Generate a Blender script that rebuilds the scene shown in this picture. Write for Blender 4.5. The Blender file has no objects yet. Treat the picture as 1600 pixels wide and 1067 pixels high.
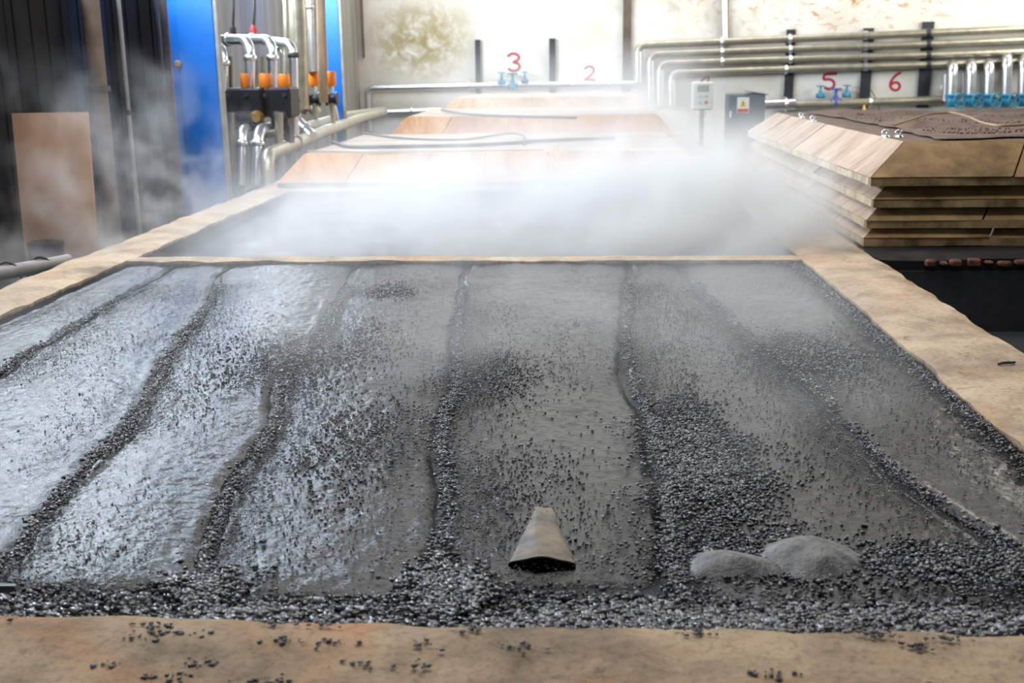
import bpy, math, random
import numpy as np
from mathutils import Matrix, Vector

random.seed(7); rng = np.random.default_rng(11)
sc = bpy.context.scene
COL = sc.collection
R = math.radians

# ------------------------------------------------------------------ camera
EYE = 1.4                                   # metres above the tank curbs (curb tops are z = 0)
FPX = 1750.0                                # focal length for a 1600 px wide frame
YAW, PITCH, ROLL = R(3.4), R(13.75), R(-0.75)
cam_d = bpy.data.cameras.new('camera'); cam = bpy.data.objects.new('camera', cam_d); COL.objects.link(cam)
cam_d.sensor_width = 36.0; cam_d.lens = FPX / 1600 * 36.0; cam_d.clip_end = 200; cam_d.clip_start = .05
MC = Matrix.Rotation(YAW, 3, 'Z') @ Matrix.Rotation(math.pi / 2 - PITCH, 3, 'X') @ Matrix.Rotation(ROLL, 3, 'Z')
cam.location = (0, 0, EYE); cam.rotation_euler = MC.to_euler()
cam_d.dof.use_dof = True; cam_d.dof.focus_distance = 5.0; cam_d.dof.aperture_fstop = 3.2
sc.camera = cam

# ------------------------------------------------------------------ world, window daylight, added fills, exposure
world = bpy.data.worlds.new('world'); sc.world = world; world.use_nodes = True
bg = world.node_tree.nodes['Background']; bg.inputs[0].default_value = (.80, .88, 1.0, 1); bg.inputs[1].default_value = .35

def area(name, loc, rot, sx, sy, power, col):
    d = bpy.data.lights.new(name, 'AREA'); d.shape = 'RECTANGLE'; d.size = sx; d.size_y = sy
    d.energy = power; d.color = col
    o = bpy.data.objects.new(name, d); COL.objects.link(o); o.location = loc; o.rotation_euler = rot
    return o
ROOF = 8.0
ROOF_FILLS = [(-.5, 6.4, 8.0, 2.4, 470), (0.0, 11.2, 10.0, 2.4, 500), (1.0, 29.3, 13.0, 2.4, 800)]   # overhead fills, added unseen: x, y, sx, sy, watts
for (lx, ly, sx, sy, pw) in ROOF_FILLS:
    area('roof_fill', (lx, ly, ROOF - .02), (0, 0, 0), sx, sy, pw, (1.0, .975, .935))
WINDOW = (8.0, 27.0, 2.78, 3.95)               # y0 y1 z0 z1 of the long high window band in the left wall
area('window_and_fill_light', (-5.97, (WINDOW[0] + WINDOW[1]) / 2, (WINDOW[2] + WINDOW[3]) / 2), (R(90), 0, R(-90)),
     WINDOW[1] - WINDOW[0], WINDOW[3] - WINDOW[2], 3000, (.76, .88, 1.0))
RIGHT_FILL = (20.0, 31.0, 3.0, 6.8)             # unseen right wall opening, added to light the back wall
area('window_and_fill_light', (13.47, (RIGHT_FILL[0] + RIGHT_FILL[1]) / 2, (RIGHT_FILL[2] + RIGHT_FILL[3]) / 2), (R(90), 0, R(90)),
     RIGHT_FILL[1] - RIGHT_FILL[0], RIGHT_FILL[3] - RIGHT_FILL[2], 1150, (1.0, .95, .86))
vs = sc.view_settings; vs.view_transform = 'Standard'; vs.look = 'None'; vs.gamma = 1; vs.exposure = 0.0
vs.use_curve_mapping = False
sc.cycles.volume_step_rate = 4.0; sc.cycles.volume_max_steps = 128; sc.cycles.volume_bounces = 1
sc.cycles.max_bounces = 5; sc.cycles.diffuse_bounces = 2; sc.cycles.glossy_bounces = 2; sc.cycles.use_adaptive_sampling = True; sc.cycles.adaptive_threshold = .06; sc.cycles.use_denoising = True
sc.cycles.caustics_reflective = False; sc.cycles.caustics_refractive = False

# ------------------------------------------------------------------ measuring helpers (pixel -> point on a known plane)
def ray(x, y): return MC @ Vector(((x - 800) / FPX, -(y - 533.5) / FPX, -1))
def atz(x, y, z): v = ray(x, y); return Vector((0, 0, EYE)) + v * ((z - EYE) / v.z)
def aty(x, y, Y): v = ray(x, y); return Vector((0, 0, EYE)) + v * (Y / v.y)
def atx(x, y, X): v = ray(x, y); return Vector((0, 0, EYE)) + v * (X / v.x)

# ------------------------------------------------------------------ numpy value noise
_L = rng.random((256, 256))
def vnoise(x, y):
    x = np.asarray(x, float); y = np.asarray(y, float)
    xi = np.floor(x).astype(int); yi = np.floor(y).astype(int); fx = x - xi; fy = y - yi
    fx = fx * fx * (3 - 2 * fx); fy = fy * fy * (3 - 2 * fy)
    a = _L[xi % 256, yi % 256]; b = _L[(xi + 1) % 256, yi % 256]; c = _L[xi % 256, (yi + 1) % 256]; d = _L[(xi + 1) % 256, (yi + 1) % 256]
    return (a * (1 - fx) + b * fx) * (1 - fy) + (c * (1 - fx) + d * fx) * fy - .5
def fbm(x, y, o=3):
    s = 0; a = 1
    for k in range(o): s = s + a * vnoise(x * 2 ** k + 17 * k, y * 2 ** k + 31 * k); a *= .5
    return s

# ------------------------------------------------------------------ materials
def lin(c):
    return tuple((v / 12.92 if v <= .04045 else ((v + .055) / 1.055) ** 2.4) for v in [q / 255 for q in c])
class NT:
    def __init__(s, name):
        s.m = bpy.data.materials.new(name); s.m.use_nodes = True; s.t = s.m.node_tree; s.n = s.t.nodes; s.l = s.t.links
        s.p = s.n['Principled BSDF']; s.geo = s.n.new('ShaderNodeNewGeometry')
    def new(s, k, **kw):
        n = s.n.new(k)
        for a, v in kw.items(): setattr(n, a, v)
        return n
    def noise(s, scale, detail=3, rough=.55, stretch=None, dist=0):
        n = s.new('ShaderNodeTexNoise'); n.inputs['Scale'].default_value = scale; n.inputs['Detail'].default_value = detail
        n.inputs['Roughness'].default_value = rough; n.inputs['Distortion'].default_value = dist
        if stretch:
            mp = s.new('ShaderNodeMapping'); mp.inputs['Scale'].default_value = stretch
            s.l.new(s.geo.outputs['Position'], mp.inputs[0]); s.l.new(mp.outputs[0], n.inputs['Vector'])
        else: s.l.new(s.geo.outputs['Position'], n.inputs['Vector'])
        return n.outputs['Fac']
    def ramp(s, fac, stops):
        r = s.new('ShaderNodeValToRGB'); e = r.color_ramp.elements
        while len(e) < len(stops): e.new(.5)
        for i, (p, c) in enumerate(stops):
            e[i].position = p; e[i].color = (*c, 1) if len(c) == 3 else c
        s.l.new(fac, r.inputs[0]); return r.outputs[0]
    def mix(s, fac, a, b, mode='MIX'):
        m = s.new('ShaderNodeMix', data_type='RGBA', blend_type=mode)
        for sock, v in ((m.inputs[0], fac), (m.inputs[6], a), (m.inputs[7], b)):
            if isinstance(v, (int, float)): sock.default_value = v
            elif isinstance(v, tuple): sock.default_value = (*v, 1)
            else: s.l.new(v, sock)
        return m.outputs[2]
    def math(s, op, a, b=None, c=None, clamp=False):
        m = s.new('ShaderNodeMath', operation=op, use_clamp=clamp)
        for i, v in enumerate((a, b, c)):
            if v is None: continue
            if isinstance(v, (int, float)): m.inputs[i].default_value = v
            else: s.l.new(v, m.inputs[i])
        return m.outputs[0]
    def bump(s, h, strength=.5, dist=.02, prev=None):
        b = s.new('ShaderNodeBump'); b.inputs['Strength'].default_value = strength; b.inputs['Distance'].default_value = dist
        s.l.new(h, b.inputs['Height'])
        if prev is not None: s.l.new(prev, b.inputs['Normal'])
        return b.outputs[0]
    def out(s, col=None, rough=None, normal=None, metal=0, spec=.5):
        for k, v in (('Base Color', col), ('Roughness', rough), ('Normal', normal), ('Metallic', metal), ('Specular IOR Level', spec)):
            if v is None: continue
            if isinstance(v, tuple): s.p.inputs[k].default_value = (*v, 1)
            elif isinstance(v, (int, float)): s.p.inputs[k].default_value = v
            else: s.l.new(v, s.p.inputs[k])
        return s.m

def simple(name, rgb, rough=.6, metal=0, var=.25, scale=3, bump=.15, bscale=25, spec=.5, stretch=None):
    t = NT(name); c = lin(rgb)
    d = tuple(v * (1 - var) for v in c); b = tuple(min(1, v * (1 + var * .6)) for v in c)
    col = t.ramp(t.noise(scale, 4, .6, stretch), [(.3, d), (.7, b)])
    nb = t.bump(t.noise(bscale, 3, .6, stretch), bump, .01)
    return t.out(col, rough, nb, metal, spec)

def concrete(name, base, dark, red):
    t = NT(name)
    c = t.ramp(t.noise(2.2, 6, .65), [(.32, lin(dark)), (.55, lin(base)), (.75, lin(tuple(min(255, q + 22) for q in base)))])
    st = t.ramp(t.noise(1.1, 4, .6, dist=1.2), [(.52, (0, 0, 0)), (.68, (.75, .75, .75))])
    c = t.mix(st, c, lin(red))
    grit = t.ramp(t.noise(38, 3, .7), [(.3, (.45, .43, .42)), (.5, (1, 1, 1))])
    c = t.mix(.6, c, grit, 'MULTIPLY')
    soot = t.ramp(t.noise(6.5, 5, .7, dist=.6), [(.60, (1, 1, 1)), (.74, (.28, .27, .27))])
    c = t.mix(.8, c, soot, 'MULTIPLY')
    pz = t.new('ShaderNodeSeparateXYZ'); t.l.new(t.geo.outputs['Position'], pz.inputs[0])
    below_brim = t.math('ADD', pz.outputs[2], t.math('MULTIPLY', t.math('SUBTRACT', t.noise(11, 4, .7), .5), .05))
    below_brim = t.ramp(t.math('MULTIPLY', t.math('ADD', below_brim, .06), 12), [(.20, (1, 1, 1)), (.45, (0, 0, 0))])     # curb sides go near black below the brim
    c = t.mix(below_brim, c, lin((26, 25, 25)))
    n = t.bump(t.noise(9, 5, .65), .5, .02); n = t.bump(t.noise(90, 3, .7), .35, .006, n)
    return t.out(c, .82, n, 0, .25)

M = {}
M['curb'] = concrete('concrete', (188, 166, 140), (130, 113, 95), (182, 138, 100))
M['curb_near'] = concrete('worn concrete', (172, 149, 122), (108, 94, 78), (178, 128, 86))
M['curb_shadow'] = concrete('shadowed concrete', (30, 28, 27), (16, 15, 15), (44, 34, 30))  # shadow under the lid stack put into the concrete colour
M['pit_wall'] = simple('black pit wall', (34, 34, 36), .6, var=.5, scale=2, bump=.5, bscale=14)
M['floor'] = simple('dark floor', (52, 50, 50), .75, var=.4, scale=1.5)
M['roof'] = simple('roof sheet', (58, 60, 62), .8)
# back wall plaster with yellow damp and rust scratches
t = NT('stained plaster')
c = t.ramp(t.noise(.9, 5, .6), [(.3, lin((222, 216, 202))), (.6, lin((243, 240, 232)))])
pos = t.new('ShaderNodeSeparateXYZ'); t.l.new(t.geo.outputs['Position'], pos.inputs[0])
def blob(cx, cz, rx, rz):
    a = t.math('DIVIDE', t.math('SUBTRACT', pos.outputs[0], cx), rx); b = t.math('DIVIDE', t.math('SUBTRACT', pos.outputs[2], cz), rz)
    return t.math('SUBTRACT', 1, t.math('ADD', t.math('MULTIPLY', a, a), t.math('MULTIPLY', b, b)), clamp=True)
damp = t.math('MULTIPLY', blob(-4.3, 2.15, 1.7, 1.2), t.ramp(t.noise(2.6, 6, .7, dist=.5), [(.36, (0, 0, 0)), (.56, (1, 1, 1))]))
c = t.mix(damp, c, lin((176, 160, 112)))
sx = t.math('MULTIPLY', blob(7.2, 3.1, 5.5, 1.3), t.ramp(t.noise(2.2, 5, .72, stretch=(.9, 1, 1.8), dist=1.6), [(.56, (0, 0, 0)), (.62, (1, 1, 1))]))
c = t.mix(sx, c, lin((206, 152, 96)))
c = t.mix(t.math('MULTIPLY', blob(3.2, 2.6, 2.2, 1.4), t.ramp(t.noise(1.7, 5, .7), [(.5, (0, 0, 0)), (.7, (.6, .6, .6))])), c, lin((176, 164, 140)))
M['wall_back'] = t.out(c, .85, t.bump(t.noise(12, 4), .3, .02), 0, .2)
M['wall_left'] = simple('grey corrugated wall', (150, 148, 140), .6, var=.35, scale=1.2, stretch=(1, 2.5, .2))
M['clad'] = simple('dark cladding', (34, 33, 33), .85, spec=.08, var=.4, scale=1.6, stretch=(1, 1, .4))
M['clad_blue'] = simple('dark blue cladding', (34, 46, 62), .85, spec=.08, var=.35, scale=1.6)
M['blue'] = simple('blue paint', (2, 108, 204), .35, var=.18, scale=2, bump=.05)
M['rustpost'] = simple('brown post', (112, 96, 84), .7, var=.3, scale=4)
M['greypipe'] = simple('grey pipe', (150, 148, 144), .45, var=.25, scale=6)
M['darkpipe'] = simple('dark pipe', (70, 68, 66), .5, var=.3, scale=6)
M['insul'] = simple('dull aluminium cladding', (176, 170, 152), .38, .65, var=.25, scale=5, bump=.25, bscale=9)
M['foil'] = simple('bright foil cladding', (226, 228, 230), .28, .9, var=.12, scale=7, bump=.22, bscale=14)
M['steel'] = simple('dark steel', (58, 62, 68), .5, .3, var=.3)
M['black'] = simple('black iron', (34, 34, 38), .5, .1, var=.4, scale=7)
M['orange'] = simple('orange plastic', (238, 132, 36), .4, var=.1)
M['tealvalve'] = simple('teal valve paint', (46, 142, 176), .38, var=.25, scale=12)
M['bluevalve'] = simple('violet blue valve paint', (74, 92, 176), .4, var=.2, scale=12)
M['redpaint'] = simple('red paint', (196, 42, 60), .7, var=.2, scale=10)
M['red'] = simple('red enamel', (196, 50, 44), .5, var=.1)
M['box'] = simple('pale control box', (206, 212, 204), .5, var=.06)
M['screen'] = simple('lcd grey', (128, 136, 130), .25, var=.06)
M['button'] = simple('button grey', (168, 176, 180), .5, var=.05)
M['cabinet'] = simple('grey cabinet', (112, 120, 124), .5, var=.15)
M['white'] = simple('white print', (236, 234, 230), .6, var=.03)
M['yellow'] = simple('yellow print', (238, 196, 40), .6, var=.03)
M['brass'] = simple('brass', (196, 156, 92), .35, .7, var=.15)
M['ply'] = simple('weathered plywood', (162, 128, 104), .7, var=.3, scale=1.6, stretch=(2.2, 1, .5))
M['cable'] = simple('black cable', (48, 42, 40), .6, var=.2)
M['cabletan'] = simple('tan rope', (158, 134, 104), .8, var=.2)
M['felt'] = simple('brown felt', (112, 90, 76), .95, var=.45, scale=5, bump=.9, bscale=18)
def wood(name, base, dark, lite, streak):
    t = NT(name)
    c = t.ramp(t.noise(1.6, 5, .6, stretch=streak), [(.3, lin(dark)), (.52, lin(base)), (.74, lin(lite))])
    w = t.ramp(t.noise(7, 4, .7, stretch=streak), [(.34, (.55, .5, .45)), (.55, (1, 1, 1))])
    c = t.mix(.5, c, w, 'MULTIPLY')
    return t.out(c, .62, t.bump(t.noise(20, 4, .6, stretch=streak), .3, .008), 0, .3)
M['lid'] = wood('lid board', (196, 156, 118), (150, 112, 78), (214, 182, 150), (1.5, 1.5, .6))
M['lid_lit'] = wood('lit lid board', (178, 156, 138), (140, 119, 102), (198, 178, 162), (.6, 2.0, .6))  # tops and left slopes: light from above left put into the colour
M['lid_shaded'] = wood('shaded lid board', (138, 110, 74), (88, 70, 42), (164, 136, 98), (1.2, 1, 1.6))  # stack fronts: shade put into the board colour
M['lid_orange'] = wood('orange lid board', (196, 142, 92), (158, 106, 64), (210, 166, 122), (2.2, 1, .7))
M['rail'] = wood('lid rail', (150, 126, 88), (84, 68, 44), (182, 160, 122), (3, .8, 2))
M['rail_lit'] = wood('lit lid rail', (186, 170, 144), (140, 124, 100), (206, 192, 168), (.8, 3, 2))  # left rails: side light put into the colour
M['brick'] = simple('sooty brick', (104, 62, 48), .9, var=.9, scale=16, bump=.8, bscale=30)

# wet black cover sheet
t = NT('wet black sheet')
c = t.ramp(t.noise(3.2, 4, .6), [(.35, lin((20, 21, 23))), (.7, lin((40, 40, 40)))])
n = t.bump(t.noise(26, 3, .6, stretch=(.8, 1.2, 1)), .6, .010)
n = t.bump(t.noise(100, 4, .7, stretch=(.75, 1.3, 1)), .5, .004, n)
rg = t.ramp(t.noise(2.1, 4, .6), [(.3, (.13, .13, .13)), (.7, (.27, .27, .27))])
M['sheet'] = t.out(c, rg, n, 0, .40)
t = NT('black coke bed')
c = t.ramp(t.noise(60, 3, .7), [(.35, lin((14, 14, 16))), (.7, lin((46, 46, 50)))])
n = t.bump(t.noise(70, 4, .75), 1, .012)
M['bed'] = t.out(c, .38, n, 0, .6)
t = NT('black granule')
info = t.new('ShaderNodeNewGeometry')
c = t.ramp(info.outputs['Random Per Island'], [(0, lin((16, 16, 18))), (.7, lin((70, 71, 76))), (1, lin((150, 152, 158)))])
M['granule'] = t.out(c, .26, None, 0, .7)
t = NT('damp tan cloth')
c = t.ramp(t.noise(9, 4, .6), [(.35, lin((74, 74, 72))), (.65, lin((146, 130, 106)))])
M['flap'] = t.out(c, .6, t.bump(t.noise(50, 3), .5, .006), 0, .4)
t = NT('grey silt')
c = t.ramp(t.noise(14, 4, .6), [(.35, lin((58, 60, 62))), (.7, lin((124, 126, 126)))])
M['silt'] = t.out(c, .45, t.bump(t.noise(60, 3, .7), .7, .008), 0, .5)
t = NT('grey tank water')
M['water'] = t.out(lin((66, 70, 72)), .2, t.bump(t.noise(5, 3), .15, .02), 0, .5)
t = NT('window glass'); M['glass'] = t.out(lin((200, 215, 225)), .1); M['glass'].node_tree.nodes['Principled BSDF'].inputs['Transmission Weight'].default_value = 1

# ------------------------------------------------------------------ mesh builder
class MB:
    def __init__(s): s.v = []; s.f = []; s.sm = []
    def add(s, vs, fs, smooth=False):
        o = len(s.v); s.v += [tuple(p) for p in vs]
        s.f += [tuple(i + o for i in f) for f in fs]; s.sm += [smooth] * len(fs); return s
    def box(s, x0, x1, y0, y1, z0, z1, bev=0):
        if bev <= 0:
            vs = [(x, y, z) for z in (z0, z1) for y in (y0, y1) for x in (x0, x1)]
            return s.add(vs, [(0, 2, 3, 1), (4, 5, 7, 6), (0, 1, 5, 4), (2, 6, 7, 3), (0, 4, 6, 2), (1, 3, 7, 5)])
        b = min(bev, (x1 - x0) * .45, (y1 - y0) * .45, (z1 - z0) * .45)
        vs = []; ids = {}
        for i, x in enumerate((x0, x1)):
            for j, y in enumerate((y0, y1)):
                for k, z in enumerate((z0, z1)):
                    dx = b if i == 0 else -b; dy = b if j == 0 else -b; dz = b if k == 0 else -b
                    for a, p in enumerate(((x, y + dy, z + dz), (x + dx, y, z + dz), (x + dx, y + dy, z))):
                        ids[i, j, k, a] = len(vs); vs.append(p)
        fs = []
        g = lambda i, j, k, a: ids[i, j, k, a]
        for i in (0, 1): fs.append([g(i, 0, 0, 0), g(i, 1, 0, 0), g(i, 1, 1, 0), g(i, 0, 1, 0)][::1 if i else -1])
        for j in (0, 1): fs.append([g(0, j, 0, 1), g(1, j, 0, 1), g(1, j, 1, 1), g(0, j, 1, 1)][::-1 if j else 1])
        for k in (0, 1): fs.append([g(0, 0, k, 2), g(1, 0, k, 2), g(1, 1, k, 2), g(0, 1, k, 2)][::1 if k else -1])
        for i in (0, 1):
            for j in (0, 1): fs.append([g(i, j, 0, 0), g(i, j, 1, 0), g(i, j, 1, 1), g(i, j, 0, 1)][::1 if (i + j) % 2 else -1])
            for k in (0, 1): fs.append([g(i, 0, k, 0), g(i, 1, k, 0), g(i, 1, k, 2), g(i, 0, k, 2)][::-1 if (i + k) % 2 else 1])
        for j in (0, 1):
            for k in (0, 1): fs.append([g(0, j, k, 1), g(1, j, k, 1), g(1, j, k, 2), g(0, j, k, 2)][::1 if (j + k) % 2 else -1])
        for i in (0, 1):
            for j in (0, 1):
                for k in (0, 1): fs.append([g(i, j, k, 0), g(i, j, k, 1), g(i, j, k, 2)][::1 if (i + j + k) % 2 else -1])
        return s.add(vs, fs)
    def slab(s, q, n, th):            # quad (4 points) thickened along n
        q = [Vector(p) for p in q]; n = Vector(n).normalized() * th
        vs = q + [p - n for p in q]
        return s.add(vs, [(0, 1, 2, 3), (7, 6, 5, 4), (0, 4, 5, 1), (1, 5, 6, 2), (2, 6, 7, 3), (3, 7, 4, 0)])
    def tube(s, pts, r, seg=10, fillet=0, fs_=5, cap=True, rfun=None, flat=None):
        pts = [Vector(p) for p in pts]
        if fillet > 0 and len(pts) > 2:
            out = [pts[0]]
            for a, b, c in zip(pts, pts[1:], pts[2:]):
                d1 = (a - b); d2 = (c - b); f = min(fillet, d1.length * .5, d2.length * .5)
                p1 = b + d1.normalized() * f; p2 = b + d2.normalized() * f
                for k in range(fs_ + 1):
                    u = k / fs_; out.append(p1 * (1 - u) ** 2 + b * 2 * u * (1 - u) + p2 * u * u)
            out.append(pts[-1]); pts = out
        n = len(pts); tang = []
        for i in range(n):
            tv = pts[min(i + 1, n - 1)] - pts[max(i - 1, 0)]; tang.append(tv.normalized() if tv.length > 1e-9 else Vector((0, 0, 1)))
        up = Vector((0, 0, 1)) if abs(tang[0].z) < .9 else Vector((0, 1, 0))
        u = tang[0].cross(up).normalized(); vs = []; fs = []
        for i in range(n):
            u = (u - tang[i] * u.dot(tang[i])).normalized(); w = tang[i].cross(u)
            rr = r if rfun is None else r * rfun(i / (n - 1))
            for k in range(seg):
                a = 2 * math.pi * k / seg; o = u * (rr * math.cos(a)) + w * (rr * math.sin(a))
                if flat: o = Vector((o.x * flat[0], o.y * flat[1], o.z * flat[2]))
                vs.append(pts[i] + o)
        for i in range(n - 1):
            for k in range(seg):
                a = i * seg + k; b = i * seg + (k + 1) % seg; fs.append((a, b, b + seg, a + seg))
        s.add(vs, fs, True)
        if cap: s.add(vs[:seg], [tuple(range(seg))[::-1]]); s.add(vs[-seg:], [tuple(range(seg))])
        return s
    def lathe(s, base, axis, prof, seg=16):         # prof: (distance along the axis, radius)
        base = Vector(base); axis = Vector(axis).normalized()
        u = axis.orthogonal().normalized(); w = axis.cross(u); vs = []; fs = []
        for (h, r) in prof:
            for k in range(seg):
                a = 2 * math.pi * k / seg; vs.append(base + axis * h + u * (r * math.cos(a)) + w * (r * math.sin(a)))
        for i in range(len(prof) - 1):
            for k in range(seg):
                a = i * seg + k; b = i * seg + (k + 1) % seg; fs.append((a, b, b + seg, a + seg))
        s.add(vs, fs, True); s.add(vs[:seg], [tuple(range(seg))[::-1]]); s.add(vs[-seg:], [tuple(range(seg))]); return s
    def torus(s, c, axis, Rr, r, n=20, m=6):
        c = Vector(c); axis = Vector(axis).normalized(); u = axis.orthogonal().normalized(); w = axis.cross(u); vs = []; fs = []
        for i in range(n):
            a = 2 * math.pi * i / n; d = u * math.cos(a) + w * math.sin(a)
            for k in range(m):
                b = 2 * math.pi * k / m; vs.append(c + d * (Rr + r * math.cos(b)) + axis * (r * math.sin(b)))
        for i in range(n):
            for k in range(m):
                fs.append((i * m + k, ((i + 1) % n) * m + k, ((i + 1) % n) * m + (k + 1) % m, i * m + (k + 1) % m))
        return s.add(vs, fs, True)

ORIG = {}
def link(name, v, f, sm, mat, parent=None, origin=None):
    me = bpy.data.meshes.new(name)
    po = ORIG[parent] if parent else Vector((0, 0, 0))
    org = Vector(origin) if origin is not None else po
    me.from_pydata([(p[0] - org.x, p[1] - org.y, p[2] - org.z) for p in v], [], f)
    if any(sm): me.polygons.foreach_set('use_smooth', sm)
    me.materials.append(M[mat] if isinstance(mat, str) else mat); me.update()
    o = bpy.data.objects.new(name, me); COL.objects.link(o)
    if parent: o.parent = parent
    o.location = org - po; ORIG[o] = org
    return o
def build(name, mb, mat, parent=None, origin=None):
    if origin is None and parent is None:
        a = np.array(mb.v); origin = ((a[:, 0].min() + a[:, 0].max()) / 2, (a[:, 1].min() + a[:, 1].max()) / 2, a[:, 2].min())
    return link(name, mb.v, mb.f, mb.sm, mat, parent, origin)
def tag(o, label=None, cat=None, group=None, kind=None):
    if label: o['label'] = label
    if cat: o['category'] = cat
    if group: o['group'] = group
    if kind: o['kind'] = kind
    return o
def thing(name, loc, label, cat, group=None):
    o = bpy.data.objects.new(name, None); COL.objects.link(o); o.location = loc; o.empty_display_size = .1
    ORIG[o] = Vector(loc); return tag(o, label, cat, group)
def npmesh(name, V, F, mat, smooth=False, origin=(0, 0, 0)):
    me = bpy.data.meshes.new(name); V = np.asarray(V, np.float32) - np.asarray(origin, np.float32); F = np.asarray(F, np.int32); k = F.shape[1]
    me.vertices.add(len(V)); me.vertices.foreach_set('co', V.ravel())
    me.loops.add(F.size); me.loops.foreach_set('vertex_index', F.ravel())
    me.polygons.add(len(F)); me.polygons.foreach_set('loop_start', np.arange(0, F.size, k, dtype=np.int32))
    me.update(calc_edges=True); me.validate()
    if smooth: me.polygons.foreach_set('use_smooth', np.ones(len(F), bool))
    me.materials.append(M[mat]); o = bpy.data.objects.new(name, me); COL.objects.link(o); o.location = origin; ORIG[o] = Vector(origin); return o
def gridfaces(nu, nv):
    i, j = np.meshgrid(np.arange(nu - 1), np.arange(nv - 1), indexing='ij'); a = (i * nv + j).ravel()
    return np.stack([a, a + nv, a + nv + 1, a + 1], 1)

# ------------------------------------------------------------------ plan of the place (metres)
LI, LO, RI, RO = -3.47, -3.93, 1.68, 2.22     # inner / outer faces of the long curbs
N0, N1 = 1.2, 2.66                            # near curb
C0, C1 = 8.34, 8.54                           # cross curb between the two open tanks
BACK, LEFT, RIGHT = 31.5, -6.0, 13.5
FLOOR = -.7

def struct(name, mb, mat, label=None):
    return tag(build(name, mb, mat), label, None, None, 'structure')
struct('floor', MB().box(LEFT - .3, RIGHT + .3, -8, BACK + .3, FLOOR - 1.2, FLOOR - 1.0), 'floor', 'dark concrete floor of the hall')
struct('floor', MB().box(LEFT - .1, LO - .01, -4, BACK, FLOOR - 1.0, FLOOR), 'floor', 'dark sunken walkway left of the tanks')
y0, y1, z0, z1 = WINDOW
wl = MB().box(LEFT - .3, LEFT, -4, BACK, FLOOR - 1, z0).box(LEFT - .3, LEFT, -4, BACK, z1, ROOF).box(LEFT - .3, LEFT, -4, y0, z0, z1).box(LEFT - .3, LEFT, y1, BACK, z0, z1)
struct('wall_left', wl, 'wall_left', 'grey streaked side wall of the hall')
struct('window_1', MB().box(LEFT - .2, LEFT - .17, y0, y1, z0, z1), 'glass', 'long high window band in the left wall')
y0, y1, z0, z1 = RIGHT_FILL
wr = MB().box(RIGHT, RIGHT + .3, -4, BACK, FLOOR - 1, z0).box(RIGHT, RIGHT + .3, -4, BACK, z1, ROOF).box(RIGHT, RIGHT + .3, -4, y0, z0, z1).box(RIGHT, RIGHT + .3, y1, BACK, z0, z1)
struct('wall_right', wr, 'wall_left', 'grey side wall of the hall on the right')
struct('fill_window', MB().box(RIGHT + .17, RIGHT + .2, y0, y1, z0, z1), 'glass', 'unseen high window added in the right wall for fill light')
struct('wall_back', MB().box(LEFT - .3, RIGHT + .3, BACK, BACK + .3, FLOOR - 1, ROOF), 'wall_back', 'stained cream plaster back wall')
rf = MB()                                     # roof strips between the added fill openings
ys = [-4]
for (lx, ly, sx, sy, pw) in ROOF_FILLS:
    rf.box(LEFT - .3, RIGHT + .3, ys[-1], ly - sy / 2, ROOF, ROOF + .1)
    rf.box(LEFT - .3, lx - sx / 2, ly - sy / 2, ly + sy / 2, ROOF, ROOF + .1); rf.box(lx + sx / 2, RIGHT + .3, ly - sy / 2, ly + sy / 2, ROOF, ROOF + .1)
    ys.append(ly + sy / 2)
rf.box(LEFT - .3, RIGHT + .3, ys[-1], BACK + .3, ROOF, ROOF + .1)
struct('ceiling', rf, 'roof', 'sheet roof of the hall')

# curbs: subdivided beams with worn edges
def curb(name, x0, x1, y0, y1, z0, z1, label, mat='curb', amp=.02, res=.07):
    nx = max(3, int((x1 - x0) / res)); ny = max(3, int((y1 - y0) / res))
    xs = np.linspace(x0, x1, nx); ysv = np.linspace(y0, y1, ny)
    X, Y = np.meshgrid(xs, ysv, indexing='ij')
    e = np.minimum(np.minimum(X - x0, x1 - X), np.minimum(Y - y0, y1 - Y)); ed = np.clip(1 - e / .05, 0, 1)
    Z = z1 + .012 * fbm(X * 3 + 5, Y * 3, 3) - ed * (.012 + amp * np.clip(fbm(X * 5, Y * 5 + 9, 3) + .25, 0, 1))
    b = (X == x0) * 1.0 - (X == x1) * 1.0; d = (Y == y0) * 1.0 - (Y == y1) * 1.0
    wob = amp * 1.2 * (fbm(X * 4 + 3, Y * 4 + 7, 4) + .1)
    top = np.stack([X + b * wob, Y + d * wob, Z], -1)
    F = [gridfaces(nx, ny)]; V = [top.reshape(-1, 3)]; off = nx * ny
    rings = [(np.arange(nx), 0, 0), (np.arange(nx), ny - 1, 1), (0, np.arange(ny), 1), (nx - 1, np.arange(ny), 0)]
    for (ii, jj, flip) in rings:
        p = top[ii, jj]; n = len(p); lev = []
        zs = [z1 - .05, z0] if z0 < z1 - .06 else [z0]
        for zz in zs:
            q = p.copy(); q[:, 2] = zz; lev.append(q)
        st = np.concatenate([p] + lev); k = len(zs) + 1
        i, j = np.meshgrid(np.arange(k - 1), np.arange(n - 1), indexing='ij'); a = (i * n + j).ravel() + off
        f = np.stack([a, a + n, a + n + 1, a + 1], 1)
        F.append(f[:, ::-1] if flip else f); V.append(st); off += len(st)
    o = npmesh(name, np.concatenate(V), np.concatenate(F), mat, False, ((x0 + x1) / 2, (y0 + y1) / 2, z0))
    return tag(o, label, 'curb')
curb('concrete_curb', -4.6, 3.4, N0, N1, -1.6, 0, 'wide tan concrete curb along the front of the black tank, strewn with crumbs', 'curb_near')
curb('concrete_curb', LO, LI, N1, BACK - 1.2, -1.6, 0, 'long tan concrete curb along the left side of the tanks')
rcurb = curb('concrete_curb', RI, RO, N1, BACK - 1.2, -1.6, 0, 'broad orange tan concrete curb on the right, beside the empty dark pit')
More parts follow.
